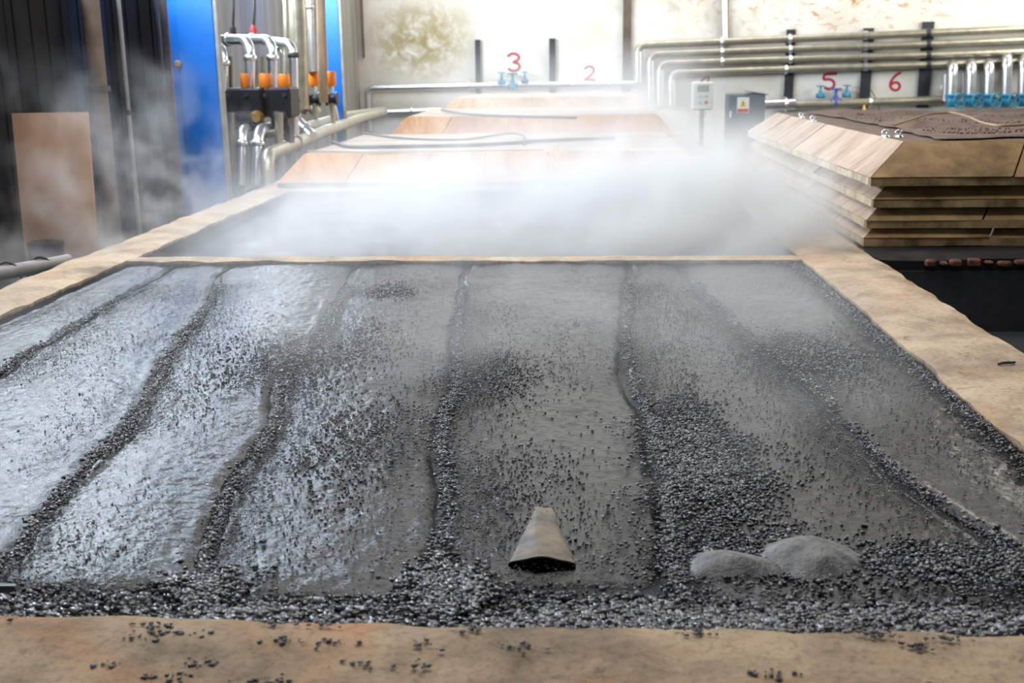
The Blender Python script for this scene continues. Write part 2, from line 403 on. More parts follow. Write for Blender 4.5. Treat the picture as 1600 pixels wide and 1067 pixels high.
curb('concrete_curb', LI, RI, C0, C1, -1.6, 0, 'narrow concrete curb crossing between the black tank and the steaming tank', amp=.015)
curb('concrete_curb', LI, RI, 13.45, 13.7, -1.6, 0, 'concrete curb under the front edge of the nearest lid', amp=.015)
rc = curb('concrete_curb', RO, 9.0, C0, 9.25, -1.6, -.005, 'brick edged curb below the stack of lids, coloured shadow black', 'curb_shadow', amp=.03)
# bricks showing in the edge of the shadow coloured curb
bx = RO + .35
while bx < 5.2:
    w = random.uniform(.05, .13)
    if random.random() < .85:
        m = MB().box(bx, bx + w, C0 - .045 + random.uniform(-.012, .01), C0 + .02, -.055 + random.uniform(-.015, .01), -.012 + random.uniform(-.018, .006), .012)
        build('brick', m, 'brick', rc)
    bx += w + random.uniform(.012, .05)
# empty pit on the right
struct('floor', MB().box(RO, 9.0, -4, C0 - .001, -1.61, -1.6), 'pit_wall', 'floor of the empty dark pit')
pw_ = MB().box(RO + .002, 9, C0 - .02, C0 - .002, -1.6, -.1); struct('wall_pit_far', pw_, 'pit_wall', 'black end wall of the empty pit')
struct('wall_pit_left', MB().box(RO + .001, RO + .015, 0, C0 - .02, -1.6, -.12), 'pit_wall', 'black side wall of the empty pit')
tag(npmesh('pit_water', [(RO + .015, -2, -.56), (9, -2, -.56), (9, C0 - .021, -.56), (RO + .015, C0 - .021, -.56)], [(0, 1, 2, 3)], 'water', origin=(5, 4, -.56)),
    'shallow grey water standing in the dark pit on the right', 'water')
wv = gridfaces(60, 60); gx, gy = np.meshgrid(np.linspace(LI, RI, 60), np.linspace(C1, 13.45, 60), indexing='ij')
tag(npmesh('tank_liquid', np.stack([gx, gy, -.12 + .01 * fbm(gx * 3, gy * 3)], -1).reshape(-1, 3), wv, 'water', True, (-.9, 11, -.12)),
    'grey liquid under thick steam in the second tank', 'liquid')

# ------------------------------------------------------------------ black tank: bed, sheets, granules
ZS = -.055
SEAMPX = [
    [(-420, 720), (0, 588), (60, 545), (125, 505), (190, 465), (260, 425)],
    [(-190, 1000), (-60, 925), (10, 865), (100, 770), (170, 692), (245, 592), (310, 492), (345, 430)],
    [(285, 960), (320, 905), (350, 800), (400, 690), (445, 592), (512, 500), (545, 430)],
    [(650, 960), (660, 915), (678, 780), (688, 700), (706, 600), (716, 480), (725, 430)],
    [(1058, 950), (1046, 900), (1030, 790), (1010, 680), (988, 580), (972, 490), (985, 430)],
    [(1620, 930), (1530, 838), (1400, 742), (1285, 632), (1205, 560), (1112, 476), (1070, 428)],
]
SEAMS = []
for pl in SEAMPX:
    P = sorted([(p.y, p.x) for p in (atz(x, y, ZS) for x, y in pl)])
    SEAMS.append((np.array([p[0] for p in P]), np.array([p[1] for p in P])))
def seam_x(k, Y):
    if k == 0: return np.full_like(Y, LI + .01)
    if k == 7: return np.full_like(Y, RI - .01)
    ya, xa = SEAMS[k - 1]; x = np.interp(Y, ya, xa)
    return np.clip(x + .05 * fbm(Y * 1.6 + 40 * k, Y * 0 + k, 4), LI + .03, RI - .03)
FOLD1, FOLD2 = atz(847, 890, ZS), atz(1265, 900, ZS)
def height(X, Y):
    h = ZS + .010 * fbm(X * 1.3, Y * 1.3 + 50, 3) + .006 * fbm(X * 9, Y * 7, 2) + .005 * fbm(X * 34, Y * 26 + 9, 2)
    return h
GAP = .022
ENDPX = [940, 940, 925, 938, 908, 945, 945]      # where each strip stops before the near curb
LAB = ['wet black cover sheet at the far left, along the left curb',
       'wet black cover sheet, second strip from the left curb',
       'wet black cover sheet, third strip counting from the left curb',
       'wet black cover sheet just left of the strip with the tan fold',
       'wet black cover sheet in the middle, with the raised tan fold at its front',
       'wet black cover sheet with the big patch of coarse granules',
       'dark wet cover sheet at the far right, along the right curb']
# strips between the seams (0 = left curb ... 7 = right curb)
strips = []
for k in range(7):
    y_end = atz(800, ENDPX[k], ZS).y
    nv = 430; nu = 110
    Y0 = y_end; Yv = Y0 * (C0 - .02 - 0) ** 0 * np.exp(np.linspace(0, math.log((C0 - .015) / Y0), nv))
    xa = seam_x(k, Yv) + (GAP * (.6 + .8 * (fbm(Yv * 3 + k, Yv * 0 + 3 * k, 3) + .5)) if k > 0 else 0)
    xb = seam_x(k + 1, Yv) - (GAP * (.6 + .8 * (fbm(Yv * 3 + 9 * k, Yv * 0 + 5, 3) + .5)) if k < 6 else 0)
    xb = np.maximum(xb, xa + .004)
    u = np.linspace(0, 1, nu)[:, None]
    X = xa[None] * (1 - u) + xb[None] * u; Y = np.repeat(Yv[None], nu, 0)
    Y = Y + (np.exp(-(Y - Y0) / .12)) * .05 * fbm(X * 3 + k * 7, X * 0 + k, 3)
    wid = (xb - xa)[None]; e = np.minimum(u, 1 - u) * wid; bulge = .030 * (1 - np.exp(-e / .10)) - .012
    eL = u * wid; edge = .010 * np.exp(-((e - .035) / .03) ** 2) * (fbm(X * 6, Y * 6 + k, 2) + .6) + (k > 0) * .020 * np.exp(-((eL - .025) / .02) ** 2) * np.clip(fbm(X * 3, Y * 4 + k, 3) + .45, 0, 1)
    tip = -.03 * np.exp(-(Y - Y0) / .05)
    Z = height(X, Y) + bulge + edge + tip
    o = npmesh('cover_sheet', np.stack([X, Y, Z], -1).reshape(-1, 3), gridfaces(nu, nv), 'sheet', True, (float(X.mean()), float(Y.mean()), ZS))
    tag(o, LAB[k], 'sheet', 'black cover sheets in the front tank'); strips.append(o)
# raised fold: a half funnel opening towards the camera
def funnel(c, w, h, L, skew, n=26, m=30):
    V = []
    for i in range(n):
        s_ = i / (n - 1); ww = w * (1 - s_ * .78) * (1 - .12 * math.sin(math.pi * s_)); hh = h * (1 - s_ ** 1.3) + .012 - .03 * s_ ** 4
        for j in range(m):
            a = math.pi * j / (m - 1); r = 1 + .06 * math.sin(5 * a + 3 * s_)
            V.append((c.x + skew * s_ - ww * math.cos(a) * r, c.y + L * s_ - .02 * math.sin(a), c.z + hh * max(0, math.sin(a)) ** .8 * r + .004))
    return np.array(V), gridfaces(n, m)
def shell_part(name, V, F, mat, parent, label=None):
    po = ORIG[parent]; V2 = V.copy(); nrm = np.array([0, 0, -.006])
    Vb = V2 + nrm; F2 = np.concatenate([F, F[:, ::-1] + len(V2)])
    o = npmesh(name, np.concatenate([V2, Vb]), F2, mat, True, tuple(po)); o.parent = parent; o.location = (0, 0, 0)
    if label: o['label'] = label
    return o
V, F = funnel(FOLD1, .098, .034, .64, -.015)
shell_part('raised_fold', V, F, 'flap', strips[4], 'raised tan fold with a dark open mouth')
def dome(c, rx, ry, h, n=26, m=22):
    u, v = np.meshgrid(np.linspace(0, 2 * math.pi, n), np.linspace(0, 1, m), indexing='ij')
    rr = 1 + .45 * vnoise(np.cos(u) * .9 + c.x * 9, np.sin(u) * .9 + 4) + v * .10 * fbm(np.cos(u) * 6, np.sin(u) * 6 + 3, 2); X = c.x + rx * v * np.cos(u) * rr; Y = c.y + ry * v * np.sin(u) * rr
    Z = ZS - .002 + h * np.clip(1 - v ** 2, 0, 1) ** 1.3 + .012 * fbm(X * 16, Y * 16, 4) * (1 - v * .5)
    return np.stack([X, Y, Z], -1).reshape(-1, 3), gridfaces(n, m)
c_ = atz(1262, 878, ZS); V, F = dome(c_, .17, .19, .072, 60, 30)
shell_part('silt_mound', V, F, 'silt', strips[5], 'smooth grey mound of silt near the front right')
c_ = atz(1140, 893, ZS); V, F = dome(c_, .18, .13, .055, 60, 30)
shell_part('silt_mound', V, F, 'silt', strips[5], 'low pale patch of silt')
# bed of black granules under and between the sheets
gx, gy = np.meshgrid(np.linspace(LI + .002, RI - .002, 200), np.linspace(N1, C0 - .002, 220), indexing='ij')
gz = -.075 + .010 * fbm(gx * 5, gy * 5, 3)
near = np.exp(-((gy - N1) / .22) ** 2); gz = gz + near * (.035 + .03 * fbm(gx * 2.5, gy * 2.5 + 4, 3))
bed = npmesh('granule_bed', np.stack([gx, gy, gz], -1).reshape(-1, 3), gridfaces(200, 220), 'bed', True, (-.9, 5.5, -.08))
tag(bed, 'bed of wet black grit filling the front tank', 'grit', kind='stuff')
def bedz(X, Y):
    return -.075 + .010 * fbm(X * 5, Y * 5, 3) + np.exp(-((Y - N1) / .22) ** 2) * (.035 + .03 * fbm(X * 2.5, Y * 2.5 + 4, 3))

OCT = np.array([(1, 0, 0), (-1, 0, 0), (0, 1, 0), (0, -1, 0), (0, 0, 1), (0, 0, -1)], float)
OCF = np.array([(0, 2, 4), (2, 1, 4), (1, 3, 4), (3, 0, 4), (2, 0, 5), (1, 2, 5), (3, 1, 5), (0, 3, 5)])
def granules(P, S):
    n = len(P); V = OCT[None] * (.65 + .6 * rng.random((n, 6, 1))) + .25 * (rng.random((n, 6, 3)) - .5)
    a = rng.random((n, 3)) * 6.283; ca, sa = np.cos(a), np.sin(a)
    def rot(V, i, j, k):
        W = V.copy(); W[..., i] = V[..., i] * ca[:, k:k + 1] - V[..., j] * sa[:, k:k + 1]; W[..., j] = V[..., i] * sa[:, k:k + 1] + V[..., j] * ca[:, k:k + 1]; return W
    V = rot(rot(rot(V, 0, 1, 0), 1, 2, 1), 0, 2, 2)
    V = V * S[:, None, None] * np.array([1, 1, .8]) + P[:, None]
    F = OCF[None] + (np.arange(n) * 6)[:, None, None]
    return V.reshape(-1, 3), F.reshape(-1, 3)
pts, siz = [], []
def put(X, Y, s, lift=.3, on='bed'):
    s = np.broadcast_to(s, X.shape)
    z = bedz(X, Y) if on == 'bed' else np.maximum(bedz(X, Y), height(X, Y) + .016)
    ok = (X > LI + .01) & (X < RI - .01) & (Y > N1 - .02) & (Y < C0 - .02)
    pts.append(np.stack([X, Y, z + lift * s], -1)[ok]); siz.append(s[ok])
n = 15000; X = rng.uniform(-2.6, RI, n); Y = N1 + np.abs(rng.normal(0, .13, n)) - .01
put(X, Y, rng.uniform(.004, .013, n) * (.6 + .9 * (vnoise(X * 3, Y * 3) + .5)), .5)
n = 2500; X = rng.uniform(-2.6, RI, n); Y = N1 + np.abs(rng.normal(0, .07, n)) - .008
put(X, Y, rng.uniform(.010, .020, n), .6)
for k in range(1, 7):                                # ridges of grit along the seams
    n = 3000; Y = N1 + .1 + (C0 - .9 - N1) * rng.random(n) ** 1.25
    cl_ = fbm(Y * 2.6 + 13 * k, Y * 0 + k, 3) + .25 * (rng.random(n) - .5) > -.12       # clumpy along the seam
    w = .014 * (.35 + 1.5 * (vnoise(Y * 3.1, Y * 0 + k * 9) + .5))
    X = seam_x(k, Y) + .012 + rng.normal(0, 1, n) * w
    put(X[cl_], Y[cl_], rng.uniform(.003, .009, cl_.sum()), .6, 'sheet')
    n = 5200; Y = N1 + .1 + (C0 - .9 - N1) * rng.random(n) ** 1.2                         # thrown off to one side
    X = seam_x(k, Y) + rng.exponential(1, n) * .16 * np.clip(vnoise(Y * 1.7 + 5 * k, Y * 0) + .55, .08, 1) * (1 if k < 6 else -1)
    put(X, Y, rng.uniform(.0015, .006, n), .45, 'sheet')
    n = 200; Y = N1 + .1 + 4.2 * rng.random(n) ** 1.5; X = seam_x(k, Y) + rng.normal(.02, .02, n); put(X, Y, rng.uniform(.007, .013, n), .5, 'sheet')
n = 2600; Y = rng.uniform(N1, C0, n); put(RI - .01 - np.abs(rng.normal(0, .05, n)), Y, rng.uniform(.004, .010, n), .5, 'sheet')
for (px, py, rx, ry, n, s0, s1) in [(1095, 735, .22, .60, 7500, .003, .010), (1080, 660, .13, .5, 2200, .003, .008), (755, 590, .25, .5, 2000, .003, .007), (480, 560, .5, .7, 2200, .004, .009), (1270, 560, .3, .5, 2600, .004, .009),
                                     (610, 458, .18, .25, 500, .004, .010), (560, 700, .3, .6, 1500, .003, .008), (790, 760, .3, .5, 900, .003, .007), (1200, 880, .4, .22, 1800, .004, .010), (700, 930, .14, .16, 1800, .005, .014), (320, 925, .12, .15, 1100, .005, .014), (1480, 890, .35, .2, 1600, .004, .010)]:
    c = atz(px, py, ZS); X = rng.normal(c.x, rx * .6, n); Y = rng.normal(c.y, ry * .6, n)
    keep = vnoise(X * 7, Y * 5 + 3) + .9 * np.exp(-((X - c.x) / rx) ** 2 - ((Y - c.y) / ry) ** 2) > .12 + .7 * (rng.random(n) - .4)
    put(X[keep], Y[keep], rng.uniform(s0, s1, keep.sum()), .45, 'sheet')
n = 46000; X = rng.uniform(LI, RI, n); Y = N1 + (C0 - N1) * rng.random(n) ** 1.3; k_ = fbm(X * 2, Y * 1.5) > -.05 + .5 * (rng.random(n) - .5); put(X[k_], Y[k_], rng.uniform(.0015, .005, k_.sum()), .4, 'sheet')
V, F = granules(np.concatenate(pts), np.concatenate(siz))
tag(npmesh('black_granules', V, F, 'granule', False, (-.9, 5.5, -.06)), 'wet black granules heaped along the seams and the front of the tank', 'granules', kind='stuff')
# crumbs on the near curb
n = 650; cl = rng.integers(0, 26, n); cx = rng.uniform(-1.6, 1.3, 26); cy = N1 - .03 - .30 * rng.random(26) ** 1.3
X = cx[cl] + rng.normal(0, .035, n); Y = np.minimum(cy[cl] + rng.normal(0, .012, n), N1 - .01)
V, F = granules(np.stack([X, Y, np.full(n, .006)], -1), .002 + .011 * rng.random(n) ** 2.5); V[:, 2] = .001 + (V[:, 2] - V[:, 2].min()) * .4
tag(npmesh('black_crumbs', V, F, 'bed', False, (-.1, 2.5, 0)), 'black crumbs scattered on the near concrete curb', 'crumbs', kind='stuff')
p = atz(12, 925, 0)
tag(build('charcoal_chip', MB().add([(p.x - .09, p.y - .02, .003), (p.x + .03, p.y - .005, .003), (p.x + .035, p.y + .025, .003), (p.x - .09, p.y + .03, .003), (p.x - .085, p.y - .01, .022), (p.x + .02, p.y + .002, .018), (p.x + .02, p.y + .018, .016), (p.x - .085, p.y + .02, .024)],
    [(3, 2, 1, 0), (4, 5, 6, 7), (0, 1, 5, 4), (1, 2, 6, 5), (2, 3, 7, 6), (3, 0, 4, 7)]), 'black'), 'flat black chip lying on the near curb at the left edge', 'chip')
p = atz(1572, 572, 0)
tag(build('charred_twig', MB().tube([(p.x - .04, p.y - .01, .012), (p.x - .01, p.y + .012, .014), (p.x + .02, p.y + .004, .016), (p.x + .05, p.y + .03, .011)], .006, 6).tube([(p.x - .01, p.y + .012, .014), (p.x + .03, p.y + .045, .011)], .004, 5), 'black'),
    'small charred twig on the right curb', 'twig')

# ------------------------------------------------------------------ lids
def jit(a): return random.uniform(-a, a)
def lid(x0, x1, y0, y1, zb, h, inset, label, group, side='lid', front='lid_orange', top='lid_lit', rail='rail', nx=5, ny=4, th=.03, lip=.05, left=None, name='tank_cover'):
    left = left or side
    T = thing(name, ((x0 + x1) / 2, (y0 + y1) / 2, zb), label, 'cover', group)
    zl = zb + lip; zt = zb + h
    a, b, c, d = x0 + inset, x1 - inset, y0 + inset, y1 - inset
    # rails round the bottom
    for nm, pts_ in (('rail', [(x0, y0 + .03), (x1, y0 + .03)]), ('rail', [(x0, y1 - .03), (x1, y1 - .03)]), ('rail', [(x0 + .03, y0 + .06), (x0 + .03, y1 - .06)]), ('rail', [(x1 - .03, y0 + .06), (x1 - .03, y1 - .06)])):
        (ax, ay), (bx_, by) = pts_
        dx = .03 if ax == bx_ else 0; dy = .03 if ay == by else 0
        L = max(bx_ - ax, by - ay); n = max(2, int(L / .4)); m = MB(); vs = []; 
        for i in range(n + 1):
            u = i / n; X = ax + (bx_ - ax) * u; Y = ay + (by - ay) * u; w = jit(.008); z_ = jit(.006)
            for sx_, sz in ((-1, 0), (1, 0), (1, 1), (-1, 1)):
                vs.append((X + sx_ * (dx + (w if dx else 0)), Y + sx_ * (dy + (w if dy else 0)), (zb if not sz else zl + z_) + (0 if sz else max(0, z_))))
        fs = [(i * 4 + k, i * 4 + (k + 1) % 4, i * 4 + 4 + (k + 1) % 4, i * 4 + 4 + k) for i in range(n) for k in range(4)] + [(3, 2, 1, 0), (n * 4, n * 4 + 1, n * 4 + 2, n * 4 + 3)]
        m.add(vs, fs); build(nm, m, 'rail_lit' if ax == bx_ and ax < (x0 + x1) / 2 else rail, T)
    def cuts(n): 
        u = [0] + [(i + jit(.16)) / n for i in range(1, n)] + [1]; return list(zip(u, u[1:]))
    lerp = lambda p, q, u: Vector(p).lerp(Vector(q), u)
    for (p0, p1, q0, q1, nrm, n, mt) in (
        ((x0, y0, zl), (x1, y0, zl), (a, c, zt), (b, c, zt), (0, -1, 1), nx, front),
        ((x1, y1, zl), (x0, y1, zl), (b, d, zt), (a, d, zt), (0, 1, 1), nx, side),
        ((x0, y1, zl), (x0, y0, zl), (a, d, zt), (a, c, zt), (-1, 0, 1), ny, left),
        ((x1, y0, zl), (x1, y1, zl), (b, c, zt), (b, d, zt), (1, 0, 1), ny, side)):
        for u0, u1 in cuts(n):
            e = .0025 / max(.1, (u1 - u0)); g0 = u0 + (.0015 if u0 > 0 else 0); g1 = u1 - (.0015 if u1 < 1 else 0)
            off = Vector(nrm).normalized() * random.uniform(0, .012)
            q = [lerp(p0, p1, g0) + off, lerp(p0, p1, g1) + off, lerp(q0, q1, g1) + off, lerp(q0, q1, g0) + off]
            build('side_panel', MB().slab(q, nrm, th), mt, T)
    for u0, u1 in cuts(nx):
        X0 = a + (b - a) * u0 + (.004 if u0 else 0); X1 = a + (b - a) * u1
        build('top_panel', MB().slab([(X0, c, zt), (X1, c, zt), (X1, d, zt), (X0, d, zt)], (0, 0, 1), th), top, T)
    return T
lid(-3.67, 1.62, 13.62, 18.3, .004, .38, .29, 'wide orange brown boarded lid nearest in the middle, cables across its top', 'lids on the tank row', nx=6, front='lid_orange')
for i, (zb, lb) in enumerate([(.005, 'lower lid of the second pile in the middle row, mostly hidden'), (.25, 'orange fronted lid on the second pile, behind the nearest middle lid')]):
    lid(-3.15 + .03 * i, 1.6, 18.75, 23.0, zb, .36, .27, lb, 'lids on the tank row', nx=5)
for i, (zb, lb) in enumerate([(.005, 'lowest lid of the farthest pile in the middle row'), (.22, 'middle lid of the farthest pile in the middle row'), (.43, 'topmost tan lid of the farthest pile, below the red 2')]):
    lid(-2.85 + .02 * i, 1.55, 23.4, 27.6, zb, .36, .27, lb, 'lids on the tank row', nx=5, front='lid')
# raised corner board on the farthest pile
f0 = aty(690, 178, 23.5)
tag(build('tilted_board', MB().slab([aty(690, 177, 23.6), aty(752, 176, 23.6), aty(748, 156, 24.2), aty(712, 151, 24.2)], (0, -1, .4), .03), 'lid'), 'tan board tilted up on the corner of the farthest lid', 'board')
# stack on the right
STK = [(2.25, 0.0, 'bottom lid of the right hand stack, just above the dark pit', 'lid_shaded'), (2.26, .14, 'second lid from the bottom of the right hand stack', 'lid_shaded'),
       (2.31, .30, 'third lid up the right hand stack, under the topmost one', 'lid_shaded'), (2.27, .47, 'topmost lid of the right hand stack, brown debris on its top', 'lid_shaded')]
for X0, zb, lb, fr in STK:
    lid(X0 + jit(.01), X0 + 5.2, 8.87 + jit(.02), 15.3, zb, .31, .33, lb, 'lids stacked on the right', nx=5, ny=6, front=fr, side='lid', left='lid_lit', top='felt' if zb > .4 else 'lid_lit', lip=.06)
ZT = .785
# brown felt mat, crumpled, on the stack
nx_, ny_ = 70, 70
gx, gy = np.meshgrid(np.linspace(2.95, 7.0, nx_), np.linspace(9.45, 14.8, ny_), indexing='ij')
edge = np.minimum(np.minimum(gx - 2.95, 7.0 - gx), np.minimum(gy - 9.45, 14.8 - gy))
gxx = gx + np.clip(1 - edge / .4, 0, 1) * .18 * fbm(gx * 2, gy * 2, 3); gyy = gy + np.clip(1 - edge / .4, 0, 1) * .2 * fbm(gx * 2 + 9, gy * 2, 3)
gz = ZT + .012 + .09 * np.clip(fbm(gx * 1.3, gy * 1.3, 4) + .15, 0, 1) * np.clip(edge / .3, 0, 1) + .02 * np.clip(fbm(gx * 9, gy * 9, 2), 0, 1) * np.clip(edge / .1, 0, 1)
tag(npmesh('felt_mat', np.stack([gxx, gyy, gz], -1).reshape(-1, 3), gridfaces(nx_, ny_), 'felt', False, (5, 12, ZT)), 'crumpled brown felt mat covering the topmost lid on the right', 'mat')
n = 2600; X = rng.uniform(3.0, 6.5, n); Y = 9.5 + 4 * rng.random(n) ** 1.7; k_ = vnoise(X * 1.5, Y * 1.5) > -.05
V, F = granules(np.stack([X, Y, np.full(n, ZT + .045)], -1)[k_], rng.uniform(.004, .014, k_.sum()))
tag(npmesh('brown_debris', V, F, 'felt', False, (4.7, 11, ZT)), 'brown crumbly debris lying on the felt of the right hand stack', 'debris', kind='stuff')
for px, py, lb in ((1252, 180, 'leftmost of four pale lifting lugs on the stack'), (1270, 185, 'second pale lifting lug from the left on the stack'), (1383, 208, 'third pale lifting lug from the left on the stack'), (1404, 208, 'rightmost of four pale lifting lugs on the stack')):
    p = atz(px, py, ZT + .03); m = MB().lathe((p.x, p.y, ZT - .001), (0, 0, 1), [(0, .04), (.015, .03)], 10); m.torus((p.x, p.y, ZT + .035), (0, 1, 0), .022, .009, 14, 6)
    tag(build('lifting_lug', m, 'foil'), lb, 'lug', 'lifting lugs on the stack')
p = lambda x, y: tuple(atz(x, y, ZT + .10))
tag(build('rope_loop', MB().tube([p(1395, 196), p(1420, 188), p(1450, 178), p(1485, 175), p(1510, 181), p(1535, 192), p(1560, 197), p(1600, 195)], .010, 8, .3), 'cabletan'), 'tan rope looping over the debris on the right hand stack', 'rope')
# cables across the nearest middle lid
LZ = .405
def cab(name, pl, r, lb, mat='cable', z=LZ):
    return tag(build(name, MB().tube([tuple(atz(x, y, z)) for x, y in pl], r, 7, .6), mat), lb, 'cable', 'cables on the nearest middle lid')
cab('cable', [(520, 222), (545, 231), (640, 229), (760, 227), (860, 219), (960, 216)], .026, 'thick dark cable lying across the nearest middle lid')
cab('cable', [(570, 208), (620, 216), (720, 220), (800, 207), (820, 212), (818, 226)], .014, 'thin dark cable curling into a loop on the nearest middle lid')
cab('cable', [(480, 236), (560, 238), (700, 236), (850, 234)], .012, 'thin pale cable near the front edge of the nearest middle lid', 'cabletan')
tag(build('cable', MB().tube([tuple(atz(x, y, .66)) for x, y in [(690, 172), (730, 179), (800, 182), (900, 184)]], .02, 7, .6), 'cable'), 'dark cable lying across the second middle pile', 'cable')

# ------------------------------------------------------------------ left side
CL = -5.6
def clad(xa, xb, mat, lb):
    ya, yb = atx(xa, 200, CL).y, atx(xb, 200, CL).y
    T = thing('cladding_panel', (CL, (ya + yb) / 2, FLOOR), lb, 'panel', 'dark wall panels on the left')
    build('sheet', MB().box(CL - .06, CL - .02, ya + .01, yb - .01, FLOOR, 2.75), mat, T)
    n = max(2, int((yb - ya) / .35))
    for i in range(n):
        y = ya + (i + .5) * (yb - ya) / n; build('rib', MB().box(CL - .02, CL, y - .03, y + .03, FLOOR, 2.75, .008), mat, T)
for xa, xb, mt, lb in ((-260, 30, 'clad', 'dark grey wall panel at the left edge behind the plywood'), (30, 128, 'clad', 'dark grey wall panel above the plywood board'), (128, 184, 'clad_blue', 'dark bluish wall panel between the brown post and the thin pipe'),
                       (184, 262, 'clad', 'dark grey wall panel left of the big blue column'), (262, 345, 'clad', 'dark grey wall panel behind the big blue column')):
    clad(xa, xb, mt, lb)
def post(xa, xb, X, mat, lb, name='wall_post', sq=True, ztop=5.0, clamp=None, zb=FLOOR):
    c = atx((xa + xb) / 2, 20, X); w = (xb - xa) * c.y / FPX / 2
    T = thing(name, (X, c.y, zb), lb, 'post')
    if sq: build('shaft', MB().box(X - w, X + w, c.y - w, c.y + w, zb, ztop, .012), mat, T)
    else: build('shaft', MB().tube([(X, c.y, zb), (X, c.y, ztop)], w, 12), mat, T)
    if clamp is not None: build('collar', MB().lathe((X, c.y, clamp), (0, 0, 1), [(0, w * 1.3), (.06, w * 1.3)], 12), 'darkpipe', T)
    return T
post(128, 156, -5.35, 'rustpost', 'thick brown post on the dark left wall', clamp=1.2, sq=False)
post(183, 190, -5.4, 'greypipe', 'thin pale vertical pipe on the dark left wall', 'wall_pipe', False, clamp=.9)
post(241, 249, -5.4, 'darkpipe', 'thin dark vertical pipe left of the big blue column', 'wall_pipe', False)
post(251, 263, -5.4, 'rustpost', 'brown vertical post touching the big blue column', 'wall_post')
def column(xa, xm, xb, Y, lb):
    a, b, c = aty(xa, 20, Y).x, aty(xm, 20, Y).x, aty(xb, 20, Y).x
    T = thing('steel_column', ((a + c) / 2, Y, FLOOR), lb, 'column', 'blue columns')
    build('front_flange', MB().box(b, c, Y - .02, Y + .02, FLOOR, 5.5, .008), 'blue', T)
    build('side_flange', MB().box(a, b - .002, Y + .02, Y + .3, FLOOR, 5.5, .008), 'blue', T)
    build('web', MB().box((b + c) / 2 - .02, (b + c) / 2 + .02, Y + .022, Y + .4, FLOOR, 5.5), 'blue', T)
    build('edge_strip', MB().box(c + .002, c + .05, Y - .015, Y + .1, FLOOR, 5.5, .006), 'greypipe', T)
    build('base_plate', MB().box(a - .1, c + .1, Y - .1, Y + .5, FLOOR - .02, FLOOR + .02), 'blue', T)
    return T
cA = column(261, 275, 333, 14.0, 'big bright blue steel column on the left')
q = aty(277, 100, 13.95); build('bolt', MB().lathe((q.x, 13.985, q.z), (0, -1, 0), [(0, .045), (.03, .045), (.05, .03)], 10), 'brass', cA)
column(508, 509, 529, 21.3, 'narrow blue steel column further back, beside the tall silver pipe')
# leaning plywood
w0, w1, w2, w3 = aty(18, 177, 10.15), aty(137, 175, 10.15), aty(150, 400, 9.7), aty(40, 405, 9.7)
dn = (w3 - w0).normalized() * .45
tag(build('plywood_board', MB().slab([w3 + dn, w2 + dn, w1, w0], (0, -1, .3), .025), 'ply'), 'weathered brown plywood board leaning on the left', 'board')
q = aty(58, 380, 9.5)
tag(build('black_bin', MB().lathe((q.x + .05, 9.55, FLOOR), (0, 0, 1), [(0, .13), (.62, .15), (.64, .16), (.66, .15)], 14), 'black'), 'small black bin at the foot of the plywood board', 'bin')
# pipe beside the left curb with two hose hoops
q = atz(40, 412, -.03)
P0 = Vector((-4.13, 8.15, -.06))
T = thing('curb_pipe', (-4.2, 8.0, FLOOR), 'grey elbow pipe beside the left curb at the left edge', 'pipe')
build('pipe', MB().tube([(-4.42, 7.75, FLOOR), (-4.42, 7.78, -.04), (-4.05, 8.35, -.035), (-3.99, 8.5, -.035)], .055, 12, .12), 'greypipe', T)
for u in (.45, .85):
    c = Vector((-4.42, 7.78, -.04)).lerp(Vector((-4.05, 8.35, -.035)), u)
    build('hoop', MB().tube([(c.x - .08, c.y - .05, -.25), (c.x - .075, c.y - .05, 0), (c.x, c.y, .05), (c.x + .075, c.y + .05, -.02), (c.x + .08, c.y + .05, -.25)], .012, 7, .06), 'darkpipe', T)
# pipe station between the blue columns
def at(x, y, Y): return tuple(aty(x, y, Y))
Yp = 16.5
def pipe(pl, r, mat, lb, name='steam_pipe', fil=.25, collars=(), cm='foil', Yd=None, group=None, cat='pipe'):
    pts_ = [at(*p) if len(p) == 3 and p[2] > 2 and not isinstance(p, Vector) and abs(p[0]) > 15 else tuple(p) for p in pl]
    T = thing(name, pts_[-1], lb, cat, group)
    build('pipe', MB().tube(pts_, r, 14, fil, 7), mat, T)
    for (i, u) in collars:
        a, b = Vector(pts_[i]), Vector(pts_[i + 1]); c = a.lerp(b, u); d = (b - a).normalized()
        build('collar', MB().lathe(c - d * .04, d, [(0, r * 1.15), (.02, r * 1.35), (.06, r * 1.35), (.08, r * 1.15)], 14), cm, T)
    return T
for i, (xs_, xe, yt, dep, yb, lb) in enumerate([(318, 349, 74, 15.9, 142, 'first silver pipe arch, right beside the big blue column'), (330, 391, 62, 16.2, 142, 'second silver pipe arch, just right of the leftmost orange cap'),
                                            (372, 426, 62, 16.6, 142, 'third silver pipe arch, between the second and third orange caps')]):
    pipe([(xs_, yt, dep + .9), (xe, yt, dep), (xe, yb, dep)], .070, 'foil', lb, fil=.26, collars=[(1, .35), (0, .45)])
pipe([(412, 64, 17.8), (458, 68, 17.0), (461, 215, 17.0)], .066, 'foil', 'fourth and rightmost silver pipe arch, with a dark clamp at its bend', fil=.22, collars=[(1, .12), (1, .6)], cm='darkpipe')
for x, lb in ((361, 'beige stub pipe beside the first silver arch'), (400, 'beige stub pipe beside the second silver arch'), (411, 'beige stub pipe behind the second orange cap')):
    pipe([(x, 88, 17.4), (x + 1, 142, 17.4), (x + 2, 300, 17.4)], .036, 'insul', lb, fil=0, group='beige stub pipes')
pipe([(430, 76, 17.6), (441, 76, 17.5), (442, 150, 17.5)], .035, 'foil', 'thin silver bend dropping onto the third orange cap', fil=.1)
